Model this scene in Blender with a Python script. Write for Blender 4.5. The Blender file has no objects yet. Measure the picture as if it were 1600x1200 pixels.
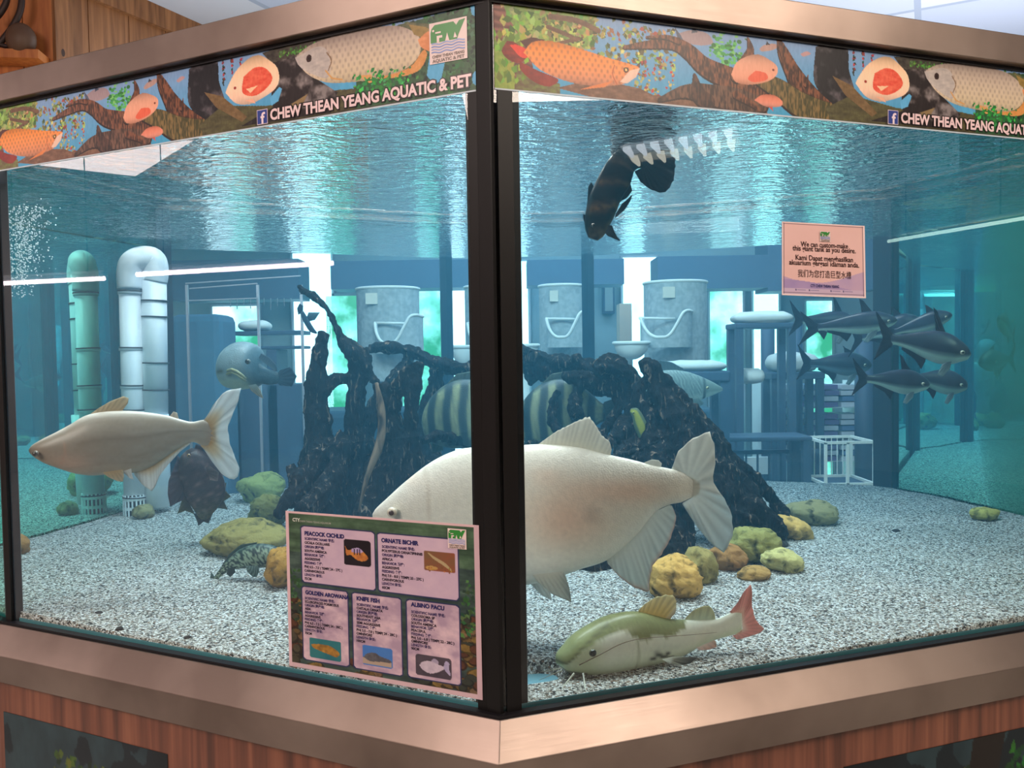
import bpy, bmesh, math, random
import numpy as np
from mathutils import Vector, Matrix, noise
R_ = math.radians
random.seed(7)
rng = np.random.default_rng(7)
scn = bpy.context.scene
COL = scn.collection

# ------------------------------------------------------------------ camera
F = 1314.0                                   # focal length in pixels of the 1600 px frame
PITCH, ROLL = -0.0357578, -0.0157274
EYE = Vector((0, 0, 1.5))
FW = Vector((0, math.cos(PITCH), math.sin(PITCH)))
_up = Vector((0, -math.sin(PITCH), math.cos(PITCH)))
RT = math.cos(ROLL) * Vector((1, 0, 0)) + math.sin(ROLL) * _up
UP = -math.sin(ROLL) * Vector((1, 0, 0)) + math.cos(ROLL) * _up
cam_d = bpy.data.cameras.new('camera')
cam_d.sensor_width = 36.0
cam_d.lens = F / 1600 * 36.0
cam_d.clip_end = 200
cam = bpy.data.objects.new('camera', cam_d)
COL.objects.link(cam)
cam.matrix_world = Matrix(((RT.x, UP.x, -FW.x, EYE.x), (RT.y, UP.y, -FW.y, EYE.y), (RT.z, UP.z, -FW.z, EYE.z), (0, 0, 0, 1)))
scn.camera = cam

# ------------------------------------------------------------------ colour management, world, sampling limits
vs = scn.view_settings
vs.view_transform = 'Standard'; vs.look = 'None'; vs.gamma = 1.0; vs.use_curve_mapping = False
vs.exposure = 0.0
cy = scn.cycles
cy.use_denoising = True
cy.max_bounces = 10; cy.glossy_bounces = 5; cy.diffuse_bounces = 3; cy.transmission_bounces = 6
cy.transparent_max_bounces = 28; cy.volume_bounces = 1
cy.sample_clamp_indirect = 4.0
cy.caustics_reflective = False; cy.caustics_refractive = False
world = bpy.data.worlds.new('world'); scn.world = world; world.use_nodes = True
_bg = world.node_tree.nodes['Background']
_bg.inputs[0].default_value = (0.80, 0.86, 0.95, 1); _bg.inputs[1].default_value = 0.25

def area(name, loc, size, energy, color, look=None, rot=None, spread=180):
    l = bpy.data.lights.new(name, 'AREA'); l.shape = 'RECTANGLE'; l.size, l.size_y = size
    l.energy = energy; l.color = color; l.spread = R_(spread)
    o = bpy.data.objects.new(name, l); COL.objects.link(o); o.location = loc
    if look is not None:
        o.rotation_euler = (Vector(look) - Vector(loc)).to_track_quat('-Z', 'Y').to_euler()
    elif rot is not None: o.rotation_euler = rot
    return o
# lamps over the open top of the tank
area('tank_light', (-0.8, 2.45, 3.35), (0.9, 0.4), 68, (1.0, 0.98, 0.91))
area('tank_light', (0.8, 2.40, 3.35), (0.9, 0.4), 68, (1.0, 0.98, 0.91))
area('tank_light', (0.0, 3.40, 3.35), (1.8, 0.4), 84, (0.85, 0.96, 1.0))
area('tank_light', (0.0, 1.95, 3.30), (0.7, 0.2), 24, (1.0, 0.97, 0.92))
# unseen hall fill over and behind the camera, placed to light fish sides
area('hall_fill', (-2.6, -1.3, 3.8), (2.0, 2.0), 220, (1.0, 0.81, 0.72), look=(-0.6, 1.7, 1.1))
area('hall_fill', (2.8, -0.9, 3.8), (1.6, 1.6), 175, (1.0, 0.84, 0.70), look=(0.6, 1.7, 1.1))
area('hall_fill', (0.5, 6.3, 3.75), (4.0, 1.2), 105, (0.86, 0.92, 1.0), rot=(0, 0, 0))  # unseen fill over the shop, raised to brighten it behind the tank
area('hall_fill', (-9.2, 0.4, 3.85), (2.2, 2.2), 170, (1.0, 0.80, 0.76), rot=(0, 0, 0))  # unseen fill added to brighten the left steel rim
# unseen up-facing fill, added to brighten the ceiling beyond the tank
area('ceiling_fill', (-1.5, 5.2, 2.6), (2.0, 0.3), 11, (0.84, 0.90, 1.0), rot=(math.pi, 0, 0))
area('ceiling_fill', (3.2, 5.6, 2.5), (3.0, 1.0), 48, (0.90, 0.92, 1.0), rot=(math.pi, 0, 0))

# ------------------------------------------------------------------ picture geometry helpers
def ray(px, py):
    return FW + RT * ((px - 800) / F) - UP * ((py - 600) / F)
def P(px, py, Y):
    d = ray(px, py); return EYE + d * (Y / d.y)
def hit(px, py, co, n):
    d = ray(px, py); return EYE + d * ((co - EYE).dot(n) / d.dot(n))
C0 = Vector((-0.030, 1.5, 0))
AL, AR = R_(25.502), R_(19.498)
DL = Vector((-math.cos(AL), math.sin(AL), 0)); DR = Vector((math.cos(AR), math.sin(AR), 0))
NL = Vector((-math.sin(AL), -math.cos(AL), 0)); NR = Vector((math.sin(AR), -math.cos(AR), 0))   # outward
Z0, Z1, Z2 = 1.5 - 0.6548, 1.5 + 0.4680, 1.5 + 0.6207
ZW = 1.5 + 0.474                              # water line
PANE = 1.38
def pane_hit(px, py, side):                   # distance along the pane from the corner, and height
    n, d = (NL, DL) if side < 0 else (NR, DR)
    p = hit(px, py, C0, n); return (p - C0).dot(d), p.z
# gravel surface: rises towards the back
def gz(x, y):
    return 1.5 - 0.642 + 0.020 * max(0, (y - 1.6)) 
def G(px, py):                                # picture point -> place on the gravel
    d = ray(px, py); t = (0.60) / -d.z
    for _ in range(20):
        q = EYE + d * t; t = (EYE.z - gz(q.x, q.y)) / -d.z
    return EYE + d * t
# plan of the tank (inside), going round
L1 = C0 + DL * PANE; R1 = C0 + DR * PANE
PLAN = [C0.copy(), R1, Vector((1.95, 2.77, 0)), P(1384, 600, 3.67), P(921, 600, 4.15), P(699, 600, 4.15), P(256, 600, 3.62), Vector((-1.83, 2.50, 0)), L1]
for p in PLAN: p.z = 0

# ------------------------------------------------------------------ mesh helpers
def lin(c):                                   # sRGB 0-255 -> linear
    return tuple(((v / 255) / 12.92 if v / 255 <= 0.04045 else ((v / 255 + 0.055) / 1.055) ** 2.4) for v in c)
def tag(o, label=None, cat=None, group=None, kind=None):
    if label: o['label'] = label
    if cat: o['category'] = cat
    if group: o['group'] = group
    if kind: o['kind'] = kind
    return o
def empty(name, loc, rz=0.0):
    o = bpy.data.objects.new(name, None); COL.objects.link(o); o.location = loc; o.rotation_euler = (0, 0, rz)
    o.empty_display_size = 0.05
    return o
class MB:
    def __init__(s): s.v = []; s.f = []; s.m = []; s.c = []
    def add(s, verts, faces, mat=0, col=None):
        b = len(s.v); s.v += [tuple(p) for p in verts]
        s.f += [tuple(i + b for i in f) for f in faces]
        s.m += [mat] * len(faces) if not isinstance(mat, list) else mat
        if col is None: col = (0.8, 0.8, 0.8)
        s.c += list(col) if (len(col) and hasattr(col[0], '__len__')) else [col] * len(verts)
    def box(s, lo, hi, mat=0, col=None, M=None):
        x0, y0, z0 = lo; x1, y1, z1 = hi
        v = [Vector(p) for p in ((x0,y0,z0),(x1,y0,z0),(x1,y1,z0),(x0,y1,z0),(x0,y0,z1),(x1,y0,z1),(x1,y1,z1),(x0,y1,z1))]
        if M is not None: v = [M @ p for p in v]
        s.add(v, [(0,3,2,1),(4,5,6,7),(0,1,5,4),(1,2,6,5),(2,3,7,6),(3,0,4,7)], mat, col)
    def prism(s, pts, z0, z1, mat=0, col=None, cap=True):
        n = len(pts); v = [(p[0], p[1], z0) for p in pts] + [(p[0], p[1], z1) for p in pts]
        f = [(i, (i+1) % n, n + (i+1) % n, n + i) for i in range(n)]
        if cap: f += [tuple(reversed(range(n))), tuple(range(n, 2*n))]
        s.add(v, f, mat, col)
    def sweep(s, path, prof, closed=False, mat=0, col=None, up=Vector((0,0,1))):
        # path: list of (point, out-direction scaled) ; prof: list of (out, z)
        n = len(path); k = len(prof); v = []
        for (p, o) in path:
            for (a, z) in prof: v.append(Vector((p.x + o.x * a, p.y + o.y * a, z)))
        f = []
        for i in range(n if closed else n - 1):
            j = (i + 1) % n
            for q in range(k):
                r = (q + 1) % k; f.append((i*k+q, j*k+q, j*k+r, i*k+r))
        if not closed: f += [tuple(range(k)), tuple(reversed(range((n-1)*k, n*k)))]
        s.add(v, f, mat, col)
    def tube(s, pts, rad, seg=16, mat=0, col=None, cap=True, wob=None):
        n = len(pts); v = []; f = []; prev = None
        for i, p in enumerate(pts):
            t = (pts[min(i+1, n-1)] - pts[max(i-1, 0)]).normalized()
            a = prev if prev is not None else (Vector((0,0,1)) if abs(t.z) < .9 else Vector((1,0,0)))
            b = t.cross(a).normalized(); a = b.cross(t).normalized(); prev = a
            r = rad[i] if hasattr(rad, '__len__') else rad
            for k in range(seg):
                th = 2*math.pi*k/seg; rr = r * (wob(i / max(1, n-1), th, p) if wob else 1)
                v.append(p + (a * math.cos(th) + b * math.sin(th)) * rr)
        for i in range(n-1):
            for k in range(seg):
                q = (k+1) % seg; f.append((i*seg+k, i*seg+q, (i+1)*seg+q, (i+1)*seg+k))
        if cap: f += [tuple(reversed(range(seg))), tuple(range((n-1)*seg, n*seg))]
        s.add(v, f, mat, col)
    def ball(s, c, r, seg=16, rings=10, mat=0, col=None, fn=None):
        v = []; f = []
        for j in range(rings+1):
            ph = math.pi * j / rings
            for i in range(seg):
                th = 2*math.pi*i/seg
                d = Vector((math.sin(ph)*math.cos(th), math.sin(ph)*math.sin(th), math.cos(ph)))
                rr = Vector((r, r, r)) if not hasattr(r, '__len__') else Vector(r)
                q = Vector((d.x*rr.x, d.y*rr.y, d.z*rr.z))
                if fn: q = fn(d, q)
                v.append(Vector(c) + q)
        for j in range(rings):
            for i in range(seg):
                k = (i+1) % seg; f.append((j*seg+i, (j+1)*seg+i, (j+1)*seg+k, j*seg+k))
        s.add(v, f, mat, col)
    def build(s, name, mats, parent=None, smooth=False, loc=None):
        me = bpy.data.meshes.new(name)
        vv = s.v
        if loc is not None:
            loc = Vector(loc); vv = [tuple(Vector(p) - loc) for p in s.v]
        me.from_pydata(vv, [], s.f); me.update()
        if not isinstance(mats, (list, tuple)): mats = [mats]
        for m in mats: me.materials.append(m)
        me.polygons.foreach_set('material_index', s.m)
        if smooth: me.polygons.foreach_set('use_smooth', [True]*len(s.f))
        a = me.color_attributes.new('Col', 'FLOAT_COLOR', 'POINT')
        a.data.foreach_set('color', np.array([list(c)[:3] + [1.0] for c in s.c], dtype=np.float32).ravel())
        o = bpy.data.objects.new(name, me); COL.objects.link(o)
        if parent is not None:
            o.parent = parent
            if loc is not None: o.location = loc
            # geometry is written in world coordinates: undo the parent's place
            elif any(abs(q) > 1e-9 for q in parent.location) or parent.parent is not None or any(abs(q) > 1e-9 for q in parent.rotation_euler):
                M = Matrix.Identity(4); q = parent; chain = []
                while q is not None: chain.append(q); q = q.parent
                for q in reversed(chain):
                    M = M @ (Matrix.Translation(q.location) @ q.rotation_euler.to_matrix().to_4x4())
                me.transform(M.inverted())
        elif loc is not None: o.location = loc
        return o
def fixn(o):                                  # consistent outward normals
    bm = bmesh.new(); bm.from_mesh(o.data); bmesh.ops.recalc_face_normals(bm, faces=bm.faces); bm.to_mesh(o.data); bm.free(); return o
def bevel(o, w, seg=2):
    m = o.modifiers.new('bevel', 'BEVEL'); m.width = w; m.segments = seg; m.limit_method = 'ANGLE'; return o
def cr(pts, n):                               # Catmull-Rom through tuples
    pts = [np.array(p, float) for p in pts]
    if len(pts) == 2: return [pts[0] + (pts[1]-pts[0]) * i/(n-1) for i in range(n)]
    out = []; m = len(pts) - 1
    for i in range(n):
        t = i/(n-1)*m; k = min(int(t), m-1); u = t-k
        p0 = pts[max(k-1, 0)]; p1 = pts[k]; p2 = pts[k+1]; p3 = pts[min(k+2, m)]
        if k == 0: p0 = 2*p1 - p2
        if k == m-1: p3 = 2*p2 - p1
        out.append(.5*((2*p1)+(-p0+p2)*u+(2*p0-5*p1+4*p2-p3)*u*u+(-p0+3*p1-3*p2+p3)*u**3))
    return out
def arc_resample(pts, n):                     # even spacing along a polyline
    pts = np.array(pts, float); d = np.r_[0, np.cumsum(np.hypot(*(np.diff(pts[:, :2], axis=0).T)))]
    q = np.linspace(0, d[-1], n)
    return np.stack([np.interp(q, d, pts[:, k]) for k in range(pts.shape[1])], 1)

# ------------------------------------------------------------------ materials
MATS = {}
def mat(name, base=(.8,.8,.8), rough=.5, metal=0.0, spec=.5, **kw):
    if name in MATS: return MATS[name]
    m = bpy.data.materials.new(name); m.use_nodes = True; nt = m.node_tree
    b = nt.nodes['Principled BSDF']
    b.inputs['Base Color'].default_value = (*base, 1); b.inputs['Roughness'].default_value = rough
    b.inputs['Metallic'].default_value = metal; b.inputs['Specular IOR Level'].default_value = spec
    for k, v in kw.items(): b.inputs[k.replace('_', ' ')].default_value = v
    MATS[name] = m; return m
def nd(m, t, **kw):
    n = m.node_tree.nodes.new(t)
    for k, v in kw.items():
        if hasattr(n, k): setattr(n, k, v)
        else: n.inputs[k].default_value = v
    return n
def lk(m, a, b): m.node_tree.links.new(a, b)
def bsdf(m): return m.node_tree.nodes['Principled BSDF']
def noisy(m, c1, c2, scale, detail=6, stretch=(1,1,1), bump=0.0, rough=None, coord='Object', lo=.35, hi=.65, dist=0.0):
    tc = nd(m, 'ShaderNodeTexCoord'); mp = nd(m, 'ShaderNodeMapping'); mp.inputs['Scale'].default_value = stretch
    lk(m, tc.outputs[coord], mp.inputs[0])
    n = nd(m, 'ShaderNodeTexNoise'); n.inputs['Scale'].default_value = scale; n.inputs['Detail'].default_value = detail
    n.inputs['Distortion'].default_value = dist
    lk(m, mp.outputs[0], n.inputs['Vector'])
    r = nd(m, 'ShaderNodeValToRGB'); r.color_ramp.elements[0].position = lo; r.color_ramp.elements[1].position = hi
    r.color_ramp.elements[0].color = (*c1, 1); r.color_ramp.elements[1].color = (*c2, 1)
    lk(m, n.outputs['Fac'], r.inputs[0]); lk(m, r.outputs[0], bsdf(m).inputs['Base Color'])
    if bump:
        bp = nd(m, 'ShaderNodeBump'); bp.inputs['Strength'].default_value = bump; bp.inputs['Distance'].default_value = .01
        lk(m, n.outputs['Fac'], bp.inputs['Height']); lk(m, bp.outputs[0], bsdf(m).inputs['Normal'])
    return m, n, r, mp
def attr_mat(name, rough=.45, spec=.4, bump=0.0, bscale=300, transl=0.0, sheen=0.0, coat=0.0, jitter=0.0, jscale=60):
    if name in MATS: return MATS[name]
    m = mat(name, rough=rough, spec=spec)
    a = nd(m, 'ShaderNodeVertexColor'); a.layer_name = 'Col'
    src = a.outputs['Color']
    if jitter:
        tc = nd(m, 'ShaderNodeTexCoord'); n = nd(m, 'ShaderNodeTexNoise'); n.inputs['Scale'].default_value = jscale; n.inputs['Detail'].default_value = 5
        lk(m, tc.outputs['Object'], n.inputs['Vector'])
        mr = nd(m, 'ShaderNodeMapRange'); mr.inputs[3].default_value = 1-jitter; mr.inputs[4].default_value = 1+jitter
        mr.inputs[1].default_value = .3; mr.inputs[2].default_value = .7
        lk(m, n.outputs['Fac'], mr.inputs[0])
        vm = nd(m, 'ShaderNodeVectorMath', operation='SCALE'); lk(m, src, vm.inputs[0]); lk(m, mr.outputs[0], vm.inputs['Scale'])
        src = vm.outputs[0]
    lk(m, src, bsdf(m).inputs['Base Color'])
    if coat: bsdf(m).inputs['Coat Weight'].default_value = coat
    if bump:
        tc = nd(m, 'ShaderNodeTexCoord'); v = nd(m, 'ShaderNodeTexVoronoi'); v.inputs['Scale'].default_value = bscale
        lk(m, tc.outputs['Object'], v.inputs['Vector'])
        bp = nd(m, 'ShaderNodeBump'); bp.inputs['Strength'].default_value = bump; bp.inputs['Distance'].default_value = .002
        lk(m, v.outputs['Distance'], bp.inputs['Height']); lk(m, bp.outputs[0], bsdf(m).inputs['Normal'])
    if transl:
        t = nd(m, 'ShaderNodeBsdfTranslucent'); gm = nd(m, 'ShaderNodeGamma'); gm.inputs[1].default_value = .35; lk(m, src, gm.inputs[0]); lk(m, gm.outputs[0], t.inputs[0])
        mx = nd(m, 'ShaderNodeMixShader'); mx.inputs[0].default_value = transl
        lk(m, bsdf(m).outputs[0], mx.inputs[1]); lk(m, t.outputs[0], mx.inputs[2])
        lk(m, mx.outputs[0], m.node_tree.nodes['Material Output'].inputs[0])
    return m
def emit_mat(name, col, strength):
    m = mat(name, base=(0,0,0)); b = bsdf(m)
    b.inputs['Emission Color'].default_value = (*col, 1); b.inputs['Emission Strength'].default_value = strength
    return m

M_steel = mat('brushed_steel', (.52,.45,.41), .33, 1.0)
_tc = nd(M_steel, 'ShaderNodeTexCoord'); _mp = nd(M_steel, 'ShaderNodeMapping'); _mp.inputs['Scale'].default_value = (3, 3, 500)
_n = nd(M_steel, 'ShaderNodeTexNoise'); _n.inputs['Scale'].default_value = 4; _n.inputs['Detail'].default_value = 6
lk(M_steel, _tc.outputs['Object'], _mp.inputs[0]); lk(M_steel, _mp.outputs[0], _n.inputs['Vector'])
_mr = nd(M_steel, 'ShaderNodeMapRange'); _mr.inputs[3].default_value = .34; _mr.inputs[4].default_value = .50
lk(M_steel, _n.outputs['Fac'], _mr.inputs[0]); lk(M_steel, _mr.outputs[0], bsdf(M_steel).inputs['Roughness'])
_n2 = nd(M_steel, 'ShaderNodeTexNoise'); _n2.inputs['Scale'].default_value = 3.0; _n2.inputs['Detail'].default_value = 4
lk(M_steel, _tc.outputs['Object'], _n2.inputs['Vector'])
_r = nd(M_steel, 'ShaderNodeValToRGB'); _r.color_ramp.elements[0].color = (.20,.15,.125,1); _r.color_ramp.elements[1].color = (.33,.255,.215,1)
_r.color_ramp.elements[0].position = .35; _r.color_ramp.elements[1].position = .65
lk(M_steel, _n2.outputs['Fac'], _r.inputs[0]); lk(M_steel, _r.outputs[0], bsdf(M_steel).inputs['Base Color'])
M_black = mat('black_silicone', (.008,.007,.009), .45, spec=.25)
M_blackp = mat('black_plastic_trim', (.006,.005,.005), .4, spec=.22)
M_blackm = mat('black_metal', (.02,.02,.022), .4)

def glass_face(name, ior):
    m = bpy.data.materials.new(name); m.use_nodes = True; nt = m.node_tree; nt.nodes.clear()
    out = nd(m, 'ShaderNodeOutputMaterial'); fr = nd(m, 'ShaderNodeFresnel'); fr.inputs[0].default_value = ior
    t = nd(m, 'ShaderNodeBsdfTransparent'); t.inputs[0].default_value = (.97,.995,.99,1)
    g = nd(m, 'ShaderNodeBsdfGlossy'); g.inputs['Roughness'].default_value = 0.0; g.inputs[0].default_value = (1,1,1,1)
    mx = nd(m, 'ShaderNodeMixShader'); lk(m, fr.outputs[0], mx.inputs[0]); lk(m, t.outputs[0], mx.inputs[1]); lk(m, g.outputs[0], mx.inputs[2])
    lk(m, mx.outputs[0], out.inputs[0]); return m
M_glass_out = glass_face('glass_outer_face', 1.5)
M_glass_in = bpy.data.materials.new('glass_inner_face'); M_glass_in.use_nodes = True; M_glass_in.node_tree.nodes.clear()
_o = nd(M_glass_in, 'ShaderNodeOutputMaterial'); _t = nd(M_glass_in, 'ShaderNodeBsdfTransparent'); _t.inputs[0].default_value = (.97,.995,.99,1)
lk(M_glass_in, _t.outputs[0], _o.inputs[0])

M_glass_side = bpy.data.materials.new('glass_side_inner_face'); M_glass_side.use_nodes = True; M_glass_side.node_tree.nodes.clear()
_o = nd(M_glass_side, 'ShaderNodeOutputMaterial'); _t = nd(M_glass_side, 'ShaderNodeBsdfTransparent'); _t.inputs[0].default_value = (.58,.93,.83,1)
lk(M_glass_side, _t.outputs[0], _o.inputs[0])

# water: clear, slightly milky blue-green body; its top is a rippled water/air surface
M_water = bpy.data.materials.new('water'); M_water.use_nodes = True; M_water.node_tree.nodes.clear()
def _water():
    m = M_water; out = nd(m, 'ShaderNodeOutputMaterial')
    tr = nd(m, 'ShaderNodeBsdfTransparent'); gl = nd(m, 'ShaderNodeBsdfGlossy'); gl.inputs['Roughness'].default_value = .02
    tc = nd(m, 'ShaderNodeTexCoord')
    mp = nd(m, 'ShaderNodeMapping'); mp.inputs['Scale'].default_value = (1.15, 1.9, 1); mp.inputs['Rotation'].default_value = (0, 0, R_(8))
    lk(m, tc.outputs['Object'], mp.inputs[0])
    n1 = nd(m, 'ShaderNodeTexNoise'); n1.inputs['Scale'].default_value = 15; n1.inputs['Detail'].default_value = 4; n1.inputs['Distortion'].default_value = .8
    n2 = nd(m, 'ShaderNodeTexNoise'); n2.inputs['Scale'].default_value = 42; n2.inputs['Detail'].default_value = 3
    lk(m, mp.outputs[0], n1.inputs['Vector']); lk(m, mp.outputs[0], n2.inputs['Vector'])
    ad = nd(m, 'ShaderNodeMath', operation='MULTIPLY_ADD'); lk(m, n2.outputs['Fac'], ad.inputs[0]); ad.inputs[1].default_value = .36; lk(m, n1.outputs['Fac'], ad.inputs[2])
    bp = nd(m, 'ShaderNodeBump'); bp.inputs['Strength'].default_value = 1.0; bp.inputs['Distance'].default_value = WAVE
    lk(m, ad.outputs[0], bp.inputs['Height']); lk(m, bp.outputs[0], gl.inputs['Normal'])
    fr = nd(m, 'ShaderNodeFresnel'); fr.inputs[0].default_value = 1.33; lk(m, bp.outputs[0], fr.inputs['Normal'])
    mx = nd(m, 'ShaderNodeMixShader'); lk(m, fr.outputs[0], mx.inputs[0]); lk(m, tr.outputs[0], mx.inputs[1]); lk(m, gl.outputs[0], mx.inputs[2])
    # only the top of the body is a water/air surface, the sides lie against glass
    ge = nd(m, 'ShaderNodeNewGeometry'); sx = nd(m, 'ShaderNodeSeparateXYZ'); lk(m, ge.outputs['True Normal'], sx.inputs[0])
    ab = nd(m, 'ShaderNodeMath', operation='ABSOLUTE'); lk(m, sx.outputs['Z'], ab.inputs[0])
    gt = nd(m, 'ShaderNodeMath', operation='GREATER_THAN'); gt.inputs[1].default_value = .5; lk(m, ab.outputs[0], gt.inputs[0])
    t2 = nd(m, 'ShaderNodeBsdfTransparent'); m2 = nd(m, 'ShaderNodeMixShader')
    lk(m, gt.outputs[0], m2.inputs[0]); lk(m, t2.outputs[0], m2.inputs[1]); lk(m, mx.outputs[0], m2.inputs[2])
    lk(m, m2.outputs[0], out.inputs[0])
    va = nd(m, 'ShaderNodeVolumeAbsorption'); va.inputs['Color'].default_value = WABS; va.inputs['Density'].default_value = WABD
    vc = nd(m, 'ShaderNodeVolumeScatter'); vc.inputs['Color'].default_value = WSCA; vc.inputs['Density'].default_value = WSCD; vc.inputs['Anisotropy'].default_value = .2
    av = nd(m, 'ShaderNodeAddShader'); lk(m, va.outputs[0], av.inputs[0]); lk(m, vc.outputs[0], av.inputs[1])
    lk(m, av.outputs[0], out.inputs['Volume'])
WAVE = .045
WABS = (.06, .60, .88, 1); WABD = .34
WSCA = (.16, .64, 1.0, 1); WSCD = .070
_water()

M_fish = attr_mat('fish_skin', rough=.38, spec=.35, bump=.28, bscale=260, jitter=.06, jscale=90)
M_fishsm = attr_mat('fish_smooth_skin', rough=.33, spec=.4, jitter=.05, jscale=120)
M_fin = attr_mat('fish_fin', rough=.5, spec=.3, transl=.45, jitter=.05, jscale=150)
M_eye = attr_mat('fish_eye', rough=.08, spec=.8)
M_print = attr_mat('printed_film', rough=.35, spec=.3)
M_paper = attr_mat('printed_paper', rough=.3, spec=.35)
# ================================================================== room
M_floor = mat('floor_tiles', (.42,.38,.34), .25)
noisy(M_floor, (.36,.33,.30), (.48,.44,.40), 2, bump=0)
M_wallw = mat('plaster_wall', (.62,.55,.50), .8); noisy(M_wallw, (.58,.52,.47), (.66,.59,.53), 3)
M_dark = mat('dark_panel', (.05,.055,.065), .6); noisy(M_dark, (.04,.045,.055), (.07,.075,.085), 4)
RX0, RX1, RY0, RY1, RH = -12.0, 9.0, -10.5, 9.6, 3.9
def slab(name, lo, hi, m):
    b = MB(); b.box(lo, hi); o = b.build(name, m); o['kind'] = 'structure'; return o
slab('floor', (RX0-.2, RY0-.2, -.1), (RX1+.2, RY1+.2, 0), M_floor)
slab('wall_left', (RX0-.2, RY0, 0), (RX0, RY1, RH), M_wallw)
slab('wall_right', (RX1, RY0, 0), (RX1+.2, RY1, RH), M_wallw)
slab('wall_front', (RX0-.2, RY0-.2, 0), (RX1+.2, RY0, RH), M_wallw)
slab('wall_back', (RX0-.2, RY1, 0), (RX1+.2, RY1+.2, RH), M_dark)
# ceiling of mineral tiles in a T-bar grid, running at an angle to the picture
M_ceil = mat('ceiling_tile', (.70,.74,.84), .9)
def _ceil():
    m = M_ceil; tc = nd(m, 'ShaderNodeTexCoord'); mp = nd(m, 'ShaderNodeMapping')
    mp.inputs['Rotation'].default_value = (0, 0, R_(26.4)); mp.inputs['Location'].default_value = (.10, .28, 0)
    lk(m, tc.outputs['Object'], mp.inputs[0])
    sx = nd(m, 'ShaderNodeSeparateXYZ'); lk(m, mp.outputs[0], sx.inputs[0])
    outs = []
    for ax in 'XY':
        fr = nd(m, 'ShaderNodeMath', operation='FRACT'); lk(m, sx.outputs[ax], fr.inputs[0])
        lt = nd(m, 'ShaderNodeMath', operation='LESS_THAN'); lt.inputs[1].default_value = .045; lk(m, fr.outputs[0], lt.inputs[0]); outs.append(lt)
    mx = nd(m, 'ShaderNodeMath', operation='MAXIMUM'); lk(m, outs[0].outputs[0], mx.inputs[0]); lk(m, outs[1].outputs[0], mx.inputs[1])
    # each tile a slightly different grey
    fl = nd(m, 'ShaderNodeVectorMath', operation='FLOOR'); lk(m, mp.outputs[0], fl.inputs[0])
    wn = nd(m, 'ShaderNodeTexWhiteNoise'); lk(m, fl.outputs[0], wn.inputs['Vector'])
    cr_ = nd(m, 'ShaderNodeValToRGB'); cr_.color_ramp.elements[0].color = (.50,.57,.74,1); cr_.color_ramp.elements[1].color = (.72,.74,.80,1)
    lk(m, wn.outputs['Value'], cr_.inputs[0])
    mc = nd(m, 'ShaderNodeMix'); mc.data_type = 'RGBA'; lk(m, mx.outputs[0], mc.inputs[0]); lk(m, cr_.outputs[0], mc.inputs[6]); mc.inputs[7].default_value = (.42,.48,.60,1)
    lk(m, mc.outputs[2], bsdf(m).inputs['Base Color'])
    bp = nd(m, 'ShaderNodeBump'); bp.inputs['Strength'].default_value = .4; bp.inputs['Distance'].default_value = .01
    lk(m, mx.outputs[0], bp.inputs['Height']); lk(m, bp.outputs[0], bsdf(m).inputs['Normal'])
_ceil()
slab('ceiling', (RX0-.2, RY0-.2, RH), (RX1+.2, RY1+.2, RH+.1), M_ceil)

# ------------------------------------------------------------------ upper plank wall, top left
M_plank = mat('pine_planks', (.4,.2,.08), .55)
def _plank(m, c1, c2):
    tc = nd(m, 'ShaderNodeTexCoord'); mp = nd(m, 'ShaderNodeMapping'); mp.inputs['Scale'].default_value = (14, 14, 1.0)
    lk(m, tc.outputs['Object'], mp.inputs[0])
    n = nd(m, 'ShaderNodeTexNoise'); n.inputs['Scale'].default_value = 2.2; n.inputs['Detail'].default_value = 8; n.inputs['Distortion'].default_value = .6
    lk(m, mp.outputs[0], n.inputs['Vector'])
    r = nd(m, 'ShaderNodeValToRGB'); r.color_ramp.elements[0].color = (*c1, 1); r.color_ramp.elements[1].color = (*c2, 1)
    r.color_ramp.elements[0].position = .3; r.color_ramp.elements[1].position = .7
    lk(m, n.outputs['Fac'], r.inputs[0])
    v = nd(m, 'ShaderNodeTexVoronoi'); v.inputs['Scale'].default_value = 1.6; v.inputs['Randomness'].default_value = 1
    mp2 = nd(m, 'ShaderNodeMapping'); mp2.inputs['Scale'].default_value = (3, 3, 1.6); lk(m, tc.outputs['Object'], mp2.inputs[0]); lk(m, mp2.outputs[0], v.inputs['Vector'])
    lt = nd(m, 'ShaderNodeMath', operation='LESS_THAN'); lt.inputs[1].default_value = .07; lk(m, v.outputs['Distance'], lt.inputs[0])
    mc = nd(m, 'ShaderNodeMix'); mc.data_type = 'RGBA'; lk(m, lt.outputs[0], mc.inputs[0]); lk(m, r.outputs[0], mc.inputs[6]); mc.inputs[7].default_value = (.05,.02,.008,1)
    lk(m, mc.outputs[2], bsdf(m).inputs['Base Color'])
_plank(M_plank, lin((116, 74, 42)), lin((168, 114, 70)))
M_plank2 = mat('orange_pine_planks', (.5,.22,.06), .5); _plank(M_plank2, lin((160, 84, 34)), lin((200, 120, 56)))
wd = Vector((math.sin(R_(26.4)), math.cos(R_(26.4)), 0)); wn_ = Vector((wd.y, -wd.x, 0))   # wall direction, facing right/camera
h_ = P(262, 26, 5.9); wall_o = Vector((h_.x, h_.y, 0))
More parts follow.
